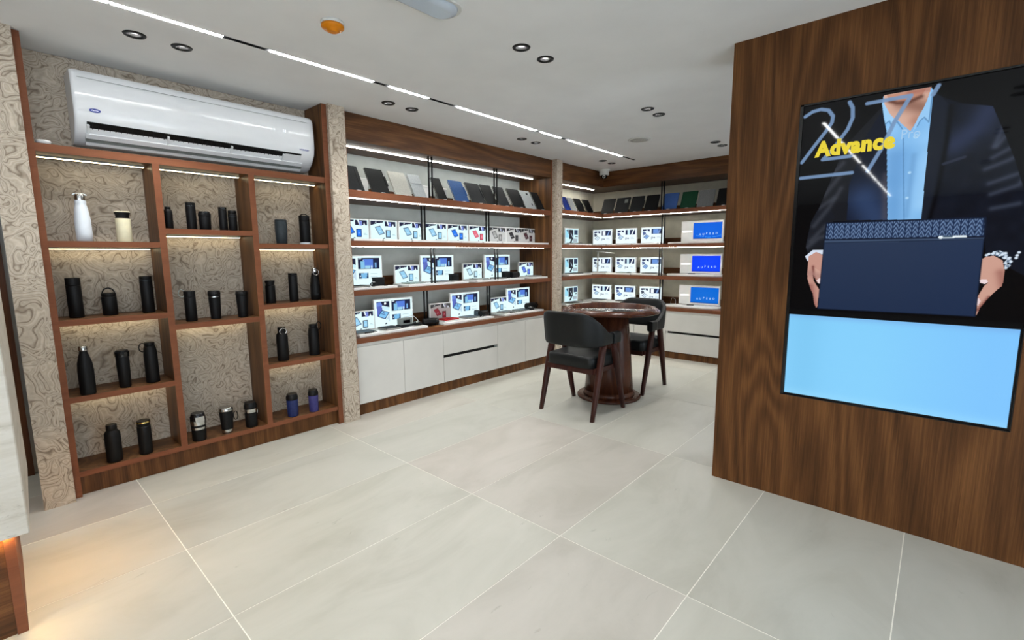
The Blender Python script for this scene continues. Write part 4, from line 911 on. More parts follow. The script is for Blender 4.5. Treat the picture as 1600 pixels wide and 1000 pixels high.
# ================================================================ ARMCHAIRS
def build_chair(label, loc, rz):
    t = T('armchair', label, 'chair', loc, 'black armchairs at the round table', rz)
    # upholstered band: path runs left arm front -> round the back -> right arm front; (x, y, z_low, z_high, thickness)
    def path(n=72):
        out = []
        hw, yb, yf, rc = 0.285, -0.285, 0.150, 0.17
        segs = [('l', (-hw, yf), (-hw, yb+rc)), ('a', (-hw+rc, yb+rc), 180, 270), ('l', (-hw+rc, yb), (hw-rc, yb)), ('a', (hw-rc, yb+rc), 270, 360), ('l', (hw, yb+rc), (hw, yf))]
        L_ = [yf-yb-rc, math.pi*rc/2, 2*hw-2*rc, math.pi*rc/2, yf-yb-rc]; tot = sum(L_)
        for i in range(n+1):
            s_ = tot*i/n; k_ = 0
            while k_ < 4 and s_ > L_[k_]: s_ -= L_[k_]; k_ += 1
            sg = segs[k_]; f = min(1, s_/L_[k_])
            if sg[0] == 'l': out.append((sg[1][0]+(sg[2][0]-sg[1][0])*f, sg[1][1]+(sg[2][1]-sg[1][1])*f))
            else:
                a = math.radians(sg[2]+(sg[3]-sg[2])*f); out.append((sg[1][0]+rc*math.cos(a), sg[1][1]+rc*math.sin(a)))
        return out
    pth = path(); n = len(pth)
    def hts(i):
        d = abs(i/(n-1)-0.5)*1.294                                      # distance along the band from the middle of the back
        f = min(1, max(0, (d-0.15)/0.36)); f = f*f*(3-2*f)
        return 0.645+0.012*f, 0.955-0.203*f, f
    def ringat(i, grow=0.0, th=0.046):
        x, y = pth[i]; a = pth[max(0, i-1)]; b = pth[min(n-1, i+1)]
        tx, ty = b[0]-a[0], b[1]-a[1]; l_ = math.hypot(tx, ty); nx, ny = ty/l_, -tx/l_      # outward
        zl, zh, f = hts(i); zl -= grow; zh += grow; th_ = th/2+grow
        hb = (zh-zl)/2; zc = (zh+zl)/2; pts = []
        for k_ in range(16):
            an = 2*math.pi*k_/16; cs, sn = math.cos(an), math.sin(an)
            e = 0.42
            ox = math.copysign(abs(cs)**e, cs)*th_; oz = math.copysign(abs(sn)**e, sn)*hb
            lean = (zc+oz-zl)*0.10*(1-f)
            pts.append((x+nx*(ox+lean), y+ny*(ox+lean), zc+oz))
        return pts
    i0 = next(i for i in range(n) if pth[i][1] < 0.035); i1 = n-1-i0
    bm = MB(); loft(bm, [ringat(i) for i in range(i0, i1+1)]); P(t, 'backrest', bm, 'leather', world=False)
    for rng_ in (range(0, i0+1), range(i1, n)):
        bm = MB(); loft(bm, [ringat(i, 0.004, 0.052) for i in rng_]); P(t, 'armrest', bm, 'leather', world=False)
    # seat cushion with rounded edges
    bm = MB(); 
    def seat_ring(z, ins):
        pts = []
        for cxx, cyy, a0 in ((0.215, 0.19, 0), (-0.215, 0.19, 90), (-0.195, -0.19, 180), (0.195, -0.19, 270)):
            for k_ in range(6):
                a = math.radians(a0+90*k_/5); pts.append((cxx+(0.05-ins)*math.cos(a)-math.copysign(0, cxx), cyy+(0.05-ins)*math.sin(a), z))
        return pts
    loft(bm, [seat_ring(z, i_) for z, i_ in ((0.452, 0.006), (0.456, 0.0), (0.535, 0.0), (0.552, 0.010), (0.560, 0.030))]); P(t, 'seat', bm, 'leather', world=False)
    bm = MB(); box(bm, -0.250, 0.250, -0.232, -0.205, 0.405, 0.4515, bev=.004); P(t, 'seat_rail', bm, 'legwood', world=False)
    bm = MB(); box(bm, -0.250, 0.250, 0.205, 0.232, 0.405, 0.4515, bev=.004); P(t, 'seat_rail', bm, 'legwood', world=False)
    for s_ in (-1, 1):
        bm = MB(); box(bm, s_*0.2535-0.012, s_*0.2535+0.012, -0.204, 0.204, 0.410, 0.4515, bev=.004); P(t, 'seat_rail', bm, 'legwood', world=False)
        for (yb, yt) in ((-0.272, -0.105), (0.272, 0.075)):
            bm = MB(); N = 8; rings = []
            for k_ in range(N+1):
                f = k_/N; z = 0.655*f; y = yb+(yt-yb)*f; x = s_*(0.283-0.004*f); w_ = 0.018+0.008*min(1, f*1.6); d_ = 0.020+0.014*min(1, f*1.5)
                rings.append([(x+w_*math.copysign(abs(math.cos(a))**.6, math.cos(a)), y+d_*math.copysign(abs(math.sin(a))**.6, math.sin(a)), z) for a in [2*math.pi*j/14 for j in range(14)]])
            loft(bm, rings); P(t, 'leg', bm, 'legwood', world=False)
    return t
build_chair('near black leather armchair with its back towards the viewer, left of the round table', (-2.43, 3.70, 0), 0)
build_chair('far black leather armchair behind the round table, facing the viewer', (-2.47, 4.715, 0), math.pi)

# ================================================================ STONE COUNTER at the left edge
t = T('reception_counter', 'counter with a thick travertine block above a recessed wood base lit by warm light', 'counter', (-2.85, -1.0, 0))
bm = MB(); prism(bm, [(-2.50, 0.020), (-2.50, -2.6), (-3.30, -2.6), (-3.30, 0.052)], 0.412, 1.32)
bmesh.ops.bevel(bm, geom=[e for e in bm.edges], offset=0.004, segments=1, affect='EDGES'); P(t, 'stone_block', bm, 'travertine')
bm = MB(); box(bm, -3.25, -2.556, -2.5, -0.053, 0, 0.411, front=(1, 0, 0)); P(t, 'base_panel', bm, ('walnut', 'walnut_h'), 'horizontal-grained base panel')
bm = MB(); prism(bm, [(-2.547, -0.022), (-2.547, -0.0525), (-3.25, -0.0525), (-3.25, -0.010)], 0, 0.411); P(t, 'base_end_panel', bm, 'edge', 'brown end panel')
bm = MB(); box(bm, -3.20, -2.60, 0.006, 0.014, 0.402, 0.4115); P(t, 'light_strip', bm, 'led_warm', 'warm light strip under the stone')
bm = MB(); box(bm, -2.540, -2.532, -2.3, -0.03, 0.404, 0.4115); P(t, 'light_strip', bm, 'led_warm', 'warm light strip under the stone')

# ================================================================ PRINTED LIGHT PANELS
def small_print(tint=(150, 205, 236), frame=(92, 112, 142), bg=(222, 250, 252), tone=1.0):
    p = Paint(72, 48, 1.5, bg); D_ = (26, 28, 58) if tone == 1.0 else (44, 44, 46); Lc = (128, 148, 216) if tone == 1.0 else (140, 140, 142)
    p.poly([(.0, .99), (.50, .99), (.50, .93), (.30, .88), (.20, .84), (.0, .74)], D_); p.poly([(.02, .80), (.16, .86), (.22, .93), (.12, .84)], (200, 220, 240)); p.stroke([(.20, .92)], .03, (235, 245, 250))
    p.rect(.54, .72, .96, .98, D_); p.rect(.68, .70, .79, .95, Lc); p.stroke([(.735, .84)], .035, (90, 100, 190)); p.poly([(.82, .72), (.90, .72), (.86, .86)], (236, 246, 255)); p.poly([(.62, .98), (.67, .98), (.70, .72), (.66, .80)], (236, 246, 255))
    a = [(.14, .66), (.36, .74), (.53, .30), (.31, .20)]; p.poly(a, frame)
    cx_, cy_ = .335, .475; p.poly([(cx_+(x-cx_)*.74, cy_+(y-cy_)*.80) for x, y in a], tint); p.stroke([(.30, .40), (.37, .42)], .012, (240, 250, 255), .8)
    p.rect(.56, .08, .76, .50, tuple(int(v*.75) for v in frame)); p.rect(.60, .13, .735, .46, tint); p.stroke([(.64, .30), (.70, .30)], .010, (240, 250, 255), .7)
    p.poly([(.44, .0), (.55, .0), (.50, .08)], (60, 70, 90)); p.stroke([(.53, .22), (.535, .36)], .004, (110, 130, 150)); p.rect(.82, .20, .95, .215, (150, 170, 180)); p.rect(.82, .26, .92, .272, (150, 170, 180)); p.rect(.82, .32, .94, .332, (150, 170, 180))
    return p
def large_print():
    p = Paint(96, 66, 1.5, (226, 250, 252))
    p.poly([(.05, .93), (.38, .93), (.38, .70), (.22, .78), (.10, .80), (.05, .86)], (22, 26, 56)); p.stroke([(.27, .86)], .045, (238, 248, 252)); p.poly([(.05, .90), (.16, .92), (.20, .78), (.05, .76)], (104, 134, 212))
    p.poly([(.05, .76), (.18, .78), (.20, .62), (.06, .40)], (88, 104, 186)); p.poly([(.18, .78), (.38, .70), (.38, .60), (.22, .62)], (196, 232, 246))
    a = [(.06, .40), (.18, .62), (.38, .52), (.26, .26)]; p.poly(a, (52, 68, 118)); cx_, cy_ = .22, .45; p.poly([(cx_+(x-cx_)*.80, cy_+(y-cy_)*.78) for x, y in a], (130, 192, 236)); p.stroke([(.15, .50), (.27, .42)], .010, (44, 62, 120)); p.stroke([(.22, .53), (.24, .49)], .018, (70, 96, 150))
    p.poly([(.38, .50), (.38, .14), (.33, .26), (.27, .22)], (190, 214, 230)); p.poly([(.24, .08), (.31, .08), (.28, .15)], (40, 46, 62))
    p.rect(.43, .55, .95, .95, (22, 28, 62)); p.rect(.56, .60, .80, .90, (84, 124, 214)); p.rect(.49, .57, .585, .82, (130, 190, 226)); p.rect(.60, .57, .72, .68, (156, 206, 232)); p.rect(.75, .56, .78, .68, (208, 234, 246)); p.rect(.84, .60, .88, .78, (120, 170, 224)); p.stroke([(.56, .86)], .016, (214, 240, 252)); p.rect(.44, .905, .52, .93, (228, 244, 250))
    p.rect(.44, .22, .67, .42, (36, 48, 84)); p.poly([(.49, .40), (.65, .42), (.63, .24), (.51, .21)], (122, 184, 226)); p.stroke([(.48, .30)], .02, (216, 240, 250))
    for k_ in range(4): p.rect(.72, .22+.05*k_, .93-.03*(k_ % 2), .232+.05*k_, (160, 178, 190))
    return p
def back_print(k_):
    p = Paint(72, 54, 1.4, (232, 247, 252)); D_ = (34, 46, 82)
    p.poly([(.06, .90), (.38, .90), (.38, .74), (.26, .80), (.06, .76)], D_); p.stroke([(.25, .84)], .04, (236, 246, 252)); p.poly([(.06, .74), (.18, .72), (.22, .58), (.08, .50)], (84, 104, 150) if k_ % 3 else (70, 80, 96))
    a = [(.08, .38), (.22, .56), (.38, .44), (.24, .24)]; p.poly(a, (64, 82, 118)); cx_, cy_ = .23, .40; p.poly([(cx_+(x-cx_)*.80, cy_+(y-cy_)*.80) for x, y in a], ((216, 236, 246), (186, 216, 236), (132, 172, 224))[k_ % 3]); p.stroke([(.16, .45), (.29, .34)], .008, (70, 90, 130))
    p.rect(.46, .58, .94, .92, D_); p.rect(*((.52, .60, .66, .90), (.56, .58, .68, .92), (.54, .60, .78, .88))[k_ % 3], ((236, 244, 250), (200, 230, 240), (104, 146, 214))[k_ % 3]); p.poly([(.74, .58), (.80, .58), (.90, .92), (.84, .92)], (236, 246, 250) if k_ % 2 else (120, 150, 200))
    p.stroke([(.50, .34)], .06, (110, 124, 140)); p.stroke([(.60, .33)], .05, (110, 124, 140)); p.stroke([(.50, .34)], .03, (222, 236, 244)); p.stroke([(.44, .22), (.50, .28)], .01, (80, 90, 104)); p.rect(.72, .30, .90, .318, (140, 156, 168)); p.rect(.72, .38, .86, .398, (140, 156, 168))
    return p
def corner_print():
    p = Paint(60, 54, 1.1, (206, 238, 244)); p.rect(.30, .30, .62, .94, (30, 34, 46)); p.rect(.70, .60, .95, .94, (46, 64, 92)); p.rect(.02, .40, .26, .90, (150, 214, 236)); p.poly([(.10, .90), (.26, .94), (.26, .60)], (40, 60, 86))
    p.poly([(.34, .06), (.50, .34), (.58, .30), (.48, .04)], (36, 42, 54)); p.rect(.62, .10, .94, .34, (160, 176, 186)); p.stroke([(.44, .70), (.56, .44)], .02, (180, 200, 214)); p.stroke([(.80, .48), (.94, .48)], .03, (36, 46, 66)); p.stroke([(.46, .40)], .06, (28, 30, 38)); return p
PR = {}
def prm(key, p, w_, h_, m_='lit'):
    b_ = 0.010
    PR[key] = p.mesh('print', lambda u, v: (-w_/2+b_+u*(w_-2*b_), -0.0108+u*0, b_+v*(h_-2*b_)), m_)
SW, SH, LW, LH, BW, BH = 0.312, 0.192, 0.470, 0.292, 0.362, 0.240
prm('cyan', small_print(), SW, SH); prm('blue', small_print((36, 120, 236), (24, 70, 150)), SW, SH); prm('bluegrey', small_print((190, 226, 240), (70, 90, 110)), SW, SH)
prm('pink', small_print((226, 110, 130), (206, 82, 104)), SW, SH); prm('violet', small_print((90, 120, 220), (50, 70, 130)), SW, SH)
prm('red', small_print((150, 30, 48), (120, 20, 36), (176, 168, 166), .5), SW, SH, 'unlit')
prm('greyu', small_print((170, 170, 168), (60, 60, 62), (206, 206, 204), .5), SW, SH, 'unlit'); prm('blacku', small_print((36, 38, 42), (26, 26, 30), (206, 206, 204), .5), SW, SH, 'unlit'); prm('maroonu', small_print((70, 26, 36), (46, 20, 28), (206, 206, 204), .5), SW, SH, 'unlit')
prm('large', large_print(), LW, LH)
for k_ in range(3): prm('back%d' % k_, back_print(k_), BW, BH)
prm('corner', corner_print(), 0.36, 0.24)
TEM = {}
def tem(key, fn, m_):
    if key not in TEM:
        bm = MB(); fn(bm); o = to_obj('x', bm, m_); TEM[key] = o.data; bpy.data.objects.remove(o)
    return TEM[key]
def obj_me(name, me, parent, loc=(0,0,0)):
    o = bpy.data.objects.new(name, me); COL.objects.link(o); o.parent = parent; o.location = Vector(loc)*K; return o
RZ = {'L': math.pi/2, 'B': 0.0}
def display(label, wall, pos, w_, h_, pr, depth, twid, tofs=0.0, group=None):
    """pos is the panel's foot; tray runs forward (local -y)"""
    t = T('display_stand', label, 'display', pos, group, RZ[wall]); tk = 0.020
    obj_me('tray', tem(('tray', depth, twid, tofs), lambda bm: box(bm, tofs-twid/2, tofs+twid/2, -depth, 0.014, 0, tk, bev=.002), 'white'), t)
    a = obj_me('light_panel', tem(('pan', w_, h_), lambda bm: box(bm, -w_/2, w_/2, -0.010, 0.012, 0, h_, bev=.002), 'white'), t, (0, 0, tk+0.0005))
    obj_me('printed_face', PR[pr], a); return t
def Lp(X, y0, y1): s_ = X/-4.22; return (y0+y1)/2*s_, (y1-y0)*s_
XP = -4.15
g_ = 'white display stands with printed light panels'
row2 = [(2.22, 2.53, 'blue', 'blue tablet panel at the left end of the upper display row, cut by post'), (2.537, 2.853, 'cyan', 'second display panel from the left in the upper display row, pale cyan tablets'), (2.868, 3.180, 'cyan', 'third display panel from the left in the upper display row, just left of the rods'),
 (3.205, 3.50, 'cyan', 'display panel right of the first rods in the upper display row, pale tablets'), (3.513, 3.82, 'blue', 'display panel showing two bright blue tablets, middle of the upper display row'), (3.836, 4.148, 'pink', 'display panel showing pink tablets in the upper display row'),
 (4.175, 4.465, 'greyu', 'unlit display panel with pale grey tablets right of the second rods'), (4.475, 4.785, 'blacku', 'unlit display panel with black tablets in the upper display row'), (4.792, 5.035, 'maroonu', 'unlit display panel with dark red tablets at the right end of the upper display row')]
for y0, y1, pr, lb in row2:
    display(lb, 'L', (-4.12, (y0+y1)/2, 1.5875), SW, SH, pr, 0.245, 0.308 if y0 > 2.3 and y1 < 5 else 0.29, group=g_)
row3 = [(2.255, 2.71, 'large', 'large display panel at the left end of the middle display row'), (2.865, 3.183, 'cyan', 'small display panel left of the first rods in the middle display row'), (3.205, 3.672, 'large', 'large display panel right behind the first rods in the middle display row'),
 (3.818, 4.14, 'bluegrey', 'small display panel with very pale tablets in the middle display row'), (4.176, 4.655, 'large', 'large display panel behind the second rods in the middle display row'), (4.829, 5.145, 'violet', 'small display panel at the right end of the middle display row')]
row4 = [(2.30, 2.607, 'cyan', 'small display panel in the lower left corner of the middle bay worktop'), (2.608, 3.075, 'large', 'large display panel behind the clock speaker on the worktop'), (3.315, 3.62, 'red', 'dull grey display panel with red tablets above the red box'),
 (3.622, 4.07, 'large', 'large display panel in the middle of the worktop, behind black cylinders'), (4.290, 4.585, 'cyan', 'small display panel right of the second rods on the worktop'), (4.590, 5.045, 'large', 'large display panel at the far right of the worktop')]
for rows, z, big in ((row3, 1.1465, None), (row4, 0.7125, None)):
    for y0, y1, pr, lb in rows:
        c_, w_ = Lp(XP, y0, y1)
        if pr == 'large': display(lb, 'L', (XP, c_, z), LW, LH, pr, 0.25, 0.485, 0.0, g_)
        else: display(lb, 'L', (XP, max(c_, 2.355), z), SW, SH, pr, 0.26, 0.325, 0.0, g_)
for z, lb in ((1.5885, 'upper'), (1.1485, 'middle'), (0.7125, 'lowest')):
    display('dark collage panel on the left wall of the far corner, %s row' % lb, 'L', (-4.20, 6.03, z), 0.36, 0.24, 'corner', 0.26, 0.60, -0.12, g_)
    for k_, x in enumerate((-4.045, -3.625, -3.20)):
        if lb == 'lowest': kk = (k_+1) % 3
        else: kk = (0, 1, 2)[k_]
        display('%s printed panel on the back wall, %s row' % (('leftmost', 'middle', 'rightmost')[k_], lb), 'B', (x, 6.68, z), BW, BH, 'back%d' % kk, 0.24, 0.40, 0.0, g_)
# big displays with a blue screen
def blue_display(label, z, h_, blue, extra):
    x0, x1 = -2.762, -2.190; t = T('screen_display', label, 'display', ((x0+x1)/2, 6.68, z), 'white stands with a blue screen'); hw = (x1-x0)/2
    bm = MB(); box(bm, -hw, hw, -0.012, 0.02, 0.030, h_, bev=.003); P(t, 'light_panel', bm, 'white', world=False)
    pts = [(-hw-0.10, -0.02), (-hw-0.14, -0.13), (-hw-0.09, -0.235), (hw-0.16, -0.245), (hw-0.03, -0.20), (hw+0.04, -0.10), (hw+0.03, 0.02)]
    bm = MB(); prism(bm, pts, 0, 0.026)
    bmesh.ops.bevel(bm, geom=[e for e in bm.edges if abs(e.verts[0].co.z-e.verts[1].co.z) < 1e-6], offset=0.006, segments=2, affect='EDGES'); P(t, 'base_slab', bm, 'white', 'white slab with slanted ends', world=False)
    p = Paint(66, 36, 1.83, blue); p.mixin(np.exp(-((p.u-.5)/.4)**2-((p.v-.4)/.5)**2)*.3, tuple(min(255, v+18) for v in blue)); p.stroke([(.0, .03), (1, .02)], .03, tuple(int(v*.7) for v in blue), .7)
    if extra: p.stroke([(.12, .22), (.35, .14), (.55, .08), (.8, .12), (.98, .2)], .010, (90, 180, 250), .8)
    ax0, ax1, az0, az1 = -hw+0.170, hw-0.018, h_-0.245, h_-0.028
    me = p.mesh('blue_screen', lambda u, v: (ax0+u*(ax1-ax0), -0.0135+u*0, az0+v*(az1-az0)), 'lit'); mesh_part('blue_screen', me, t)
    for k_, (ch, dz, rr) in enumerate((('A', -.004, 0), ('U', -.003, 0), ('P', .008, 0), ('E', .004, 0), ('B', .002, 0), ('O', .005, 0))):
        pos = Vector(t['pl']) + Vector((ax0+(ax1-ax0)*(.25+.115*k_), -0.0145, az0+(az1-az0)*.24+dz)); txt(t, 'letter', ch, 0.036, 'textb', pos, (0, -1, 0), right=(1, 0, 0), bold=0.0012, align='CENTER')
    bm = MB(); box(bm, -hw+0.02, -hw+0.15, -0.0135, -0.0121, h_-0.150, h_-0.132, bev=.0005); P(t, 'white_caption', bm, 'textwhite', 'glowing white caption line', world=False)
    return t
blue_display('wide stand with an azure screen and a wave line, top row of the back wall', 1.5885, 0.312, (0, 92, 214), True)
blue_display('wide stand with a deep blue screen, middle row of the back wall', 1.1485, 0.302, (0, 62, 242), False)
blue_display('wide stand with a mid-blue screen on the back wall worktop', 0.7125, 0.302, (0, 100, 206), False)

# ================================================================ FOLDERS LEANING ON THE TOP SHELVES
def folder(label, wall, a0, a1, base, z, m_, hgt=0.245, lean=0.42, style=0, d0=None, nm='folder', cat='folder'):
    w_ = a1-a0; c_ = (a0+a1)/2; pos = (base, c_, z) if wall == 'L' else (c_, base, z)
    t = T(nm, label, cat, pos, 'covers leaning along the top shelf', RZ[wall]); L_ = hgt/math.cos(lean)
    Rm = Matrix.Rotation(-lean, 3, 'X')
    def sl(name, x0, x1, y0, y1, z0, z1, mm, bev=0.0015, lb=None):
        bm = MB(); box(bm, x0, x1, y0, y1, z0, z1, bev=bev)
        for v in bm.verts: v.co = Rm @ v.co
        bmesh.ops.translate(bm, vec=(0, 0, 0.012), verts=bm.verts); return P(t, name, bm, mm, lb, world=False)
    sl('cover', -w_/2, w_/2, 0, 0.004, 0, L_, m_, .0018)
    sl('pages', -w_/2+.004, w_/2-.004, 0.0045, 0.012, 0.003, L_-.003, 'beige')
    sl('back_cover', -w_/2, w_/2, 0.0125, 0.016, 0, L_, m_, .0015)
    if style == 1: sl('elastic_band', w_/2-.035, w_/2-.028, -0.0016, 0.0, 0, L_, 'black', .0003)
    if style == 2: sl('closing_flap', w_/2-.012, w_/2+.012, -0.003, 0.018, L_*.32, L_*.72, m_, .002)
    if style == 3: sl('pocket_flap', -w_/2+.004, w_/2-.004, -0.004, -0.0004, L_*.58, L_-.004, m_, .0015)
    if style == 4:
        sl('badge_plate', w_*.12, w_*.36, -0.003, -0.0003, L_*.62, L_*.86, 'greymetal', .0015)
    if style == 5:
        sl('camera_hole', w_*.08, w_*.26, -0.0015, 0.0, L_*.78, L_*.88, 'black', .0006); sl('camera_hole', w_*.20, w_*.29, -0.0015, 0.0, L_*.18, L_*.30, 'black', .0006)
    bm = MB(); box(bm, -.018, .018, -0.035, -0.004, 0, 0.010, bev=.001); box(bm, -.016, .016, -0.006, 0.075, 0, 0.004); P(t, 'easel_foot', bm, 'white', 'small white easel foot', world=False)
    return t
zt = 2.0225
FL = [(2.243, 2.395, 'charcoal', 1, 'charcoal folder with elastic band, leftmost on the top shelf of the middle bay'), (2.473, 2.660, 'blackcover', 2, 'wide black folder with side flap, second from the left post on the top shelf'),
 (2.722, 2.915, 'beige', 0, 'pale warm grey cover on the top shelf, tallest light one'), (2.946, 3.095, 'lightgrey', 3, 'light grey cover with pocket flap just left of the first rods'), (3.250, 3.370, 'blackcover', 0, 'narrow black cover right of the first rods on the top shelf'),
 (3.483, 3.68, 'bluecloth', 2, 'teal blue folder with curved flap on the middle bay top shelf'), (3.728, 3.939, 'charcoal', 2, 'charcoal folder with side clasp right of the teal blue folder'), (3.959, 4.14, 'blackcover', 1, 'black folder leaning just left of the second rods'),
 (4.180, 4.354, 'charcoal', 0, 'charcoal cover right of the second rods'), (4.420, 4.640, 'blackcover', 2, 'wide black cover next to the light one with holes'), (4.653, 4.857, 'lightgrey', 5, 'light grey case with dark cut-outs near the right end of the top shelf'), (4.880, 5.030, 'blackcover', 5, 'black case at the right end of the middle bay top shelf')]
for a, b, m_, st, lb in FL: folder(lb, 'L', a, b, -3.925, zt, m_, 0.232, 0.52, st)
for i, (y, lb) in enumerate(((2.56, 'between charcoal and wide black folders'), (2.80, 'left of the tall pale cover'), (3.30, 'between pale grey cover and rods'), (3.56, 'behind the narrow black cover'), (3.83, 'right of the teal blue folder'), (4.12, 'behind the second charcoal folder'), (4.32, 'by the second rods'), (4.58, 'behind the wide black cover'))):
    bm = MB(); box(bm, -4.30, -4.235, y-.06, y+.06, zt, zt+.165, bev=.002)
    t = T('gift_box', 'pale box standing at the rear of the top shelf ' + lb, 'box', (-4.27, y, zt), 'pale boxes behind the leaning covers'); P(t, 'box_body', bm, 'lightgrey' if i % 2 else 'white')
    bm = MB(); box(bm, -4.302, -4.233, y-.062, y+.062, zt+.1655, zt+.180, bev=.002); P(t, 'box_lid', bm, 'white')
zc = 2.0555
for a, b, m_, st, lb in ((5.34, 5.47, 'navy', 0, 'dark navy cover half hidden by the last patterned pillar'), (5.52, 5.655, 'blue2', 1, 'bright blue cover beside the last patterned pillar'), (5.68, 5.80, 'lightgrey', 0, 'pale cover between blue and black ones in the corner bay'),
 (5.84, 6.01, 'blackcover', 2, 'black cover with side flap left of the corner'), (6.07, 6.24, 'black', 0, 'jet black cover nearest the corner on the left wall')):
    folder(lb, 'L', a, b, -3.935, zc, m_, 0.195, 0.50, st)
for a, b, m_, st, lb in ((-3.935, -3.735, 'blackcover', 0, 'first black cover right of the corner on the back wall'), (-3.705, -3.485, 'charcoal', 4, 'charcoal cover with a square grey badge on the back wall'), (-3.455, -3.262, 'charcoal', 2, 'charcoal cover with side pen loop on the back wall'), (-3.225, -3.030, 'blackcover', 3, 'black cover with fold-over flap left of the back wall rods'),
 (-2.955, -2.752, 'blue3', 0, 'mid-blue cover right of the back wall rods'), (-2.700, -2.492, 'green', 0, 'dark green cover on the back wall top shelf'), (-2.472, -2.265, 'greycloth', 0, 'plain grey cover right of the green one'), (-2.225, -2.02, 'blackcover', 0, 'black cover cut off by the screen wall edge')):
    folder(lb, 'B', a, b, 6.425, zc, m_, 0.222, 0.42, st)

# ================================================================ GOODS ON THE TRAYS
def notebook(label, wall, pos, w_, d_, m_, th=0.014, group='notebooks on the trays', page='beige'):
    t = T('notebook', label, 'notebook', pos, group, RZ[wall])
    obj_me('back_cover', tem(('nb', w_, d_, m_), lambda bm: box(bm, -w_/2, w_/2, -d_/2, d_/2, 0, 0.003, bev=.0008), m_), t)
    obj_me('pages', tem(('np', w_, d_, th), lambda bm: box(bm, -w_/2+.003, w_/2-.003, -d_/2+.003, d_/2-.002, 0, th-.0065), page), t, (0, 0, 0.0032))
    obj_me('front_cover', tem(('nb', w_, d_, m_), None, m_), t, (0, 0, th-.003)); 
    obj_me('elastic_band', tem(('ne', d_), lambda bm: box(bm, -.003, .003, -d_/2-.0005, d_/2+.0005, 0, .0012), 'black'), t, (w_*.36, 0, th+.0002)); return t
def pen(label, wall, pos, m_='black', ang=0.0):
    t = T('pen', label, 'pen', pos, 'pens and small sticks on the trays', RZ[wall]+ang)
    bm = MB(); tube(bm, [(-.065, 0, .005), (.030, 0, .005)], .0048, 8); P(t, 'barrel', bm, m_, world=False)
    bm = MB(); tube(bm, [(.0302, 0, .005), (.062, 0, .005), (.070, 0, .005)], .005, 8, radii=[.0052, .0052, .002]); P(t, 'cap', bm, 'steel', world=False); return t
def lying(label, pos, L_, r, ang=0.0):
    L_ *= 1.12; r *= 1.12
    t = T('flask', label, 'bottle', pos, 'black flasks lying on the trays', RZ['L']+ang); prof = [(r*.9, 0), (r, .006), (r, L_*.78), (r*.97, L_*.80)]; pc = [(r*.92, L_*.805), (r*.94, L_*.82), (r*.94, L_*.98), (r*.86, L_)]
    for nm, pf, mm in (('body', prof, 'black'), ('lid', pc, 'blackgloss')):
        bm = MB(); lathe(bm, pf, seg=24)
        for v in bm.verts: v.co = Vector((v.co.z-L_/2, v.co.x, v.co.y+r))
        P(t, nm, bm, mm, world=False)
    bm = MB(); ring(bm, (L_/2+.001, 0, r), r*.55, 'x', .003, seg=18); P(t, 'lid_ring', bm, 'greymetal', world=False)
    return t
def gadget(label, wall, pos, kind):
    nm, cat = {'box': ('gift_box', 'box'), 'clock': ('clock_speaker', 'clock'), 'pod': ('charging_dock', 'dock'), 'usb': ('usb_stick', 'usb stick'), 'cyl': ('cylinder_speaker', 'speaker'), 'watch': ('wrist_band', 'band')}[kind]
    t = T(nm, label, cat, pos, None, RZ[wall])
    if kind == 'box':
        bm = MB(); box(bm, -.05, .05, -.03, .03, 0, .062, bev=.002); P(t, 'box_body', bm, 'blackcover', world=False); bm = MB(); box(bm, -.0515, .0515, -.0315, .0315, .0625, .080, bev=.002); P(t, 'box_lid', bm, 'charcoal', world=False)
    if kind == 'clock':
        bm = MB(); box(bm, -.075, .075, -.03, .03, .018, .085, bev=.005); P(t, 'housing', bm, 'greymetal', world=False); bm = MB(); box(bm, -.082, .082, -.04, .04, 0, .0178, bev=.004); P(t, 'base', bm, 'charcoal', world=False)
        bm = MB(); box(bm, -.040, .045, -.0325, -.0302, .034, .066, bev=.0008); P(t, 'dark_display', bm, 'screenglass', world=False)
    if kind == 'pod':
        bm = MB(); lathe(bm, [(.045, 0), (.050, .005), (.050, .020), (.040, .028), (.02, .030)], seg=28); P(t, 'base', bm, 'black', world=False); bm = MB(); ring(bm, (0, 0, .033), .022, 'z', .006, seg=20); P(t, 'rim', bm, 'steel', world=False)
    if kind == 'usb':
        bm = MB(); box(bm, -.02, .012, -.009, .009, 0, .009, bev=.001); P(t, 'case', bm, 'black', world=False); bm = MB(); box(bm, .0122, .026, -.006, .006, .0015, .0065); P(t, 'plug', bm, 'steel', world=False)
    if kind == 'cyl':
        bm = MB(); lathe(bm, [(.030, 0), (.033, .004), (.033, .058), (.030, .062)], seg=24); P(t, 'body', bm, 'slate', world=False); bm = MB(); lathe(bm, [(.0295, .0625), (.0295, .068), (.02, .07)], seg=24); P(t, 'top', bm, 'black', world=False)
    if kind == 'watch':
        bm = MB(); ring(bm, (0, 0, .020), .030, 'y', .0055, seg=24, sq=.55); P(t, 'strap', bm, 'black', world=False); bm = MB(); box(bm, -.014, .014, -.008, .008, .0375, .046, bev=.002); P(t, 'case', bm, 'steel', world=False)
    return t
def cable(label, pts, m_='white', r=.0028):
    sm = []
    P_ = [Vector(q) for q in pts]
    for i in range(len(P_)-1):
        a, b, c, d = P_[max(0, i-1)], P_[i], P_[i+1], P_[min(len(P_)-1, i+2)]
        for k_ in range(8):
            f = k_/8; sm.append(0.5*((2*b)+(-a+c)*f+(2*a-5*b+4*c-d)*f*f+(-a+3*b-3*c+d)*f**3))
    sm.append(P_[-1]); bm = MB(); tube(bm, sm, r, 7); o = to_obj('cable', bm, m_, None, pts[0]); tag(o, label, 'cable'); return o
z4, z3, z2 = 0.7335, 1.1675, 1.6085
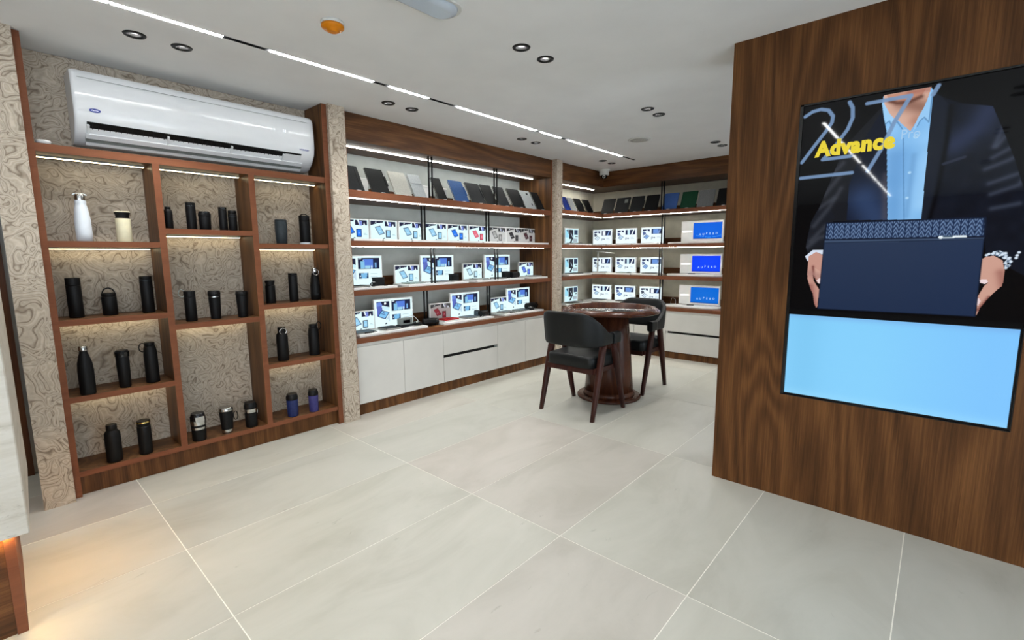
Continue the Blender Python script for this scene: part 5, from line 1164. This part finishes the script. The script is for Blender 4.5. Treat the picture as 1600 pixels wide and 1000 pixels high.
# worktop of the middle bay
notebook('slate notebook on the leftmost worktop tray', 'L', (-4.02, 2.36, z4), .20, .13, 'slate')
pen('black pen in front of the slate notebook', 'L', (-3.947, 2.40, z4)); 
notebook('black notebook on the worktop tray left of the clock speaker', 'L', (-4.03, 2.66, z4), .17, .16, 'charcoal', .018)
gadget('grey clock speaker with dark display on the worktop', 'L', (-4.06, 2.865, z4), 'clock')
pen('small black pen in front of the clock speaker', 'L', (-3.972, 2.80, z4), 'black', .1)
gadget('black round charging dock with steel rim beside the clock speaker', 'L', (-4.02, 2.99, z4), 'pod')
lying('black flask lying right of the clock speaker', (-4.0, 3.15, 0.7125), .15, .036, -0.35)
cable('thin white cable behind the clock speaker', [(-4.10, 2.95, z4+.09), (-4.11, 3.01, z4+.085), (-4.09, 3.05, z4+.04), (-4.08, 3.055, z4+.003)])
tb = T('open_gift_box', 'shallow white box filled with a red notebook on the worktop', 'box', (-4.03, 3.42, z4))
bm = MB(); box(bm, -.115, .115, -.085, .085, 0, .012, bev=.0015); P(tb, 'box_tray', bm, 'white', world=False); tb.rotation_euler.z = RZ['L']
bm = MB(); box(bm, -.100, .100, -.072, .072, .0125, .026, bev=.003); P(tb, 'red_notebook', bm, 'red', world=False); bm = MB(); box(bm, -.02, .06, -.035, .02, .0262, .032, bev=.002); P(tb, 'red_insert', bm, 'red', world=False)
notebook('slate-blue notebook on the central worktop tray', 'L', (-4.03, 3.74, z4), .19, .15, 'slate', .018)
pen('black pen beside the central slate-blue notebook', 'L', (-3.965, 3.84, z4))
gadget('upright dark teal cylinder speaker on the central tray', 'L', (-4.075, 3.905, z4), 'cyl')
lying('black flask lying on the central worktop tray', (-4.01, 3.955, z4), .11, .032, 0.1)
notebook('grey notebook on the small tray right of the second rods', 'L', (-4.03, 4.37, z4), .19, .14, 'greycloth', .018); pen('black pen in front of the grey notebook', 'L', (-3.945, 4.42, z4))
notebook('black notebook on the rightmost worktop tray of the middle bay', 'L', (-4.03, 4.66, z4), .20, .14, 'slate', .016)
gadget('black charging dock on the rightmost worktop tray', 'L', (-4.00, 4.82, z4), 'pod'); lying('black flask lying at the right end of the worktop', (-4.055, 4.905, z4), .19, .038, 0.05)
# middle shelf
notebook('black notebook at the left end of the middle display shelf', 'L', (-4.03, 2.34, z3), .17, .14, 'blackcover'); gadget('black box in front of the leftmost large panel', 'L', (-4.03, 2.555, z3), 'box')
gadget('black wrist band near the black box on the middle shelf', 'L', (-3.98, 2.47, z3), 'watch'); gadget('black USB stick on the middle shelf left tray', 'L', (-3.965, 2.60, z3), 'usb')
notebook('pale teal notebook in front of the small panel, middle shelf', 'L', (-4.03, 2.97, z3), .20, .15, 'teal')
notebook('slate notebook behind the first rods, middle shelf', 'L', (-4.03, 3.33, z3), .19, .14, 'slate'); gadget('black box right of the first rods, middle shelf', 'L', (-4.055, 3.54, z3), 'box'); notebook('flat black pad beside the black box right of the first rods', 'L', (-3.965, 3.47, z3), .12, .028, 'blackcover')
notebook('white notebook in front of the pale panel, middle shelf', 'L', (-4.03, 3.915, z3), .20, .15, 'lightgrey'); pen('grey pen beside the white notebook', 'L', (-3.948, 3.96, z3), 'greymetal')
notebook('black notebook left of the second rods, middle shelf', 'L', (-4.03, 4.245, z3), .15, .14, 'charcoal'); gadget('black box right of the second rods, middle shelf', 'L', (-4.06, 4.41, z3), 'box'); lying('black flask lying right of the second rods, middle shelf', (-4.02, 4.53, z3), .13, .034, 0.1)
notebook('pale grey notebook at the right end of the middle shelf', 'L', (-4.03, 4.92, z3), .20, .13, 'greycloth')
# back wall
for z, rn in ((z3+.002, 'middle'), (z4, 'lowest')):
    for x, m_, pl in ((-4.045, 'teal' if rn == 'middle' else 'slate', 'leftmost'), (-3.625, 'teal' if rn == 'middle' else 'charcoal', 'middle'), (-3.20, 'charcoal', 'rightmost')):
        notebook('%s notebook before the %s back wall panel, %s row' % ({'teal': 'pale', 'slate': 'slate', 'charcoal': 'charcoal'}[m_], pl, rn), 'B', (x+.03, 6.56, z), .19, .14, m_)
    notebook('black notebook on the left wall tray of the far corner, %s row' % rn, 'L', (-4.05, 5.90, z), .26, .16, 'blackcover')
notebook('black notebook on the left wall tray of the far corner, upper row', 'L', (-4.05, 5.90, z2+.001), .24, .12, 'blackcover')
for z, rn in ((1.1755, 'middle'), (0.7395, 'lowest')):
    t = T('smartphone', 'small dark handset on the white slab of the blue screen, %s row' % rn, 'phone', (-2.55, 6.56, z), None, .2)
    bm = MB(); box(bm, -.045, .045, -.018, .018, 0, .009, bev=.003); P(t, 'body', bm, 'charcoal', world=False); bm = MB(); box(bm, -.038, .038, -.014, .014, .0092, .0102); P(t, 'display', bm, 'screenglass', world=False)
cable('white cable curling from the wall to the lowest blue-screen slab', [(-2.96, 6.86, .715), (-2.93, 6.82, .80), (-2.86, 6.78, .79), (-2.82, 6.70, .72), (-2.80, 6.60, .716)])
# desk lamp
lx, ly = -4.03, 6.52
t = T('desk_lamp', 'slim white desk lamp with a straight arm on the back wall middle shelf', 'lamp', (lx, ly, z3+.002))
bm = MB(); box(bm, lx-.05, lx+.05, ly-.045, ly+.045, z3+.0022, z3+.014, bev=.003); P(t, 'base', bm, 'dull_white')
bm = MB(); box(bm, lx-.012, lx+.012, ly-.006, ly+.006, z3+.0145, 1.490, bev=.002); P(t, 'stem', bm, 'dull_white')
bm = MB(); vv = box(bm, -.03, .29, -.014, .014, -.006, .006, bev=.003); Rm = Matrix.Rotation(.10, 3, 'Y')
for v in bm.verts: v.co = Rm @ v.co + Vector((lx, ly-.0, 1.498))
P(t, 'lamp_arm', bm, 'white', 'white lamp arm')
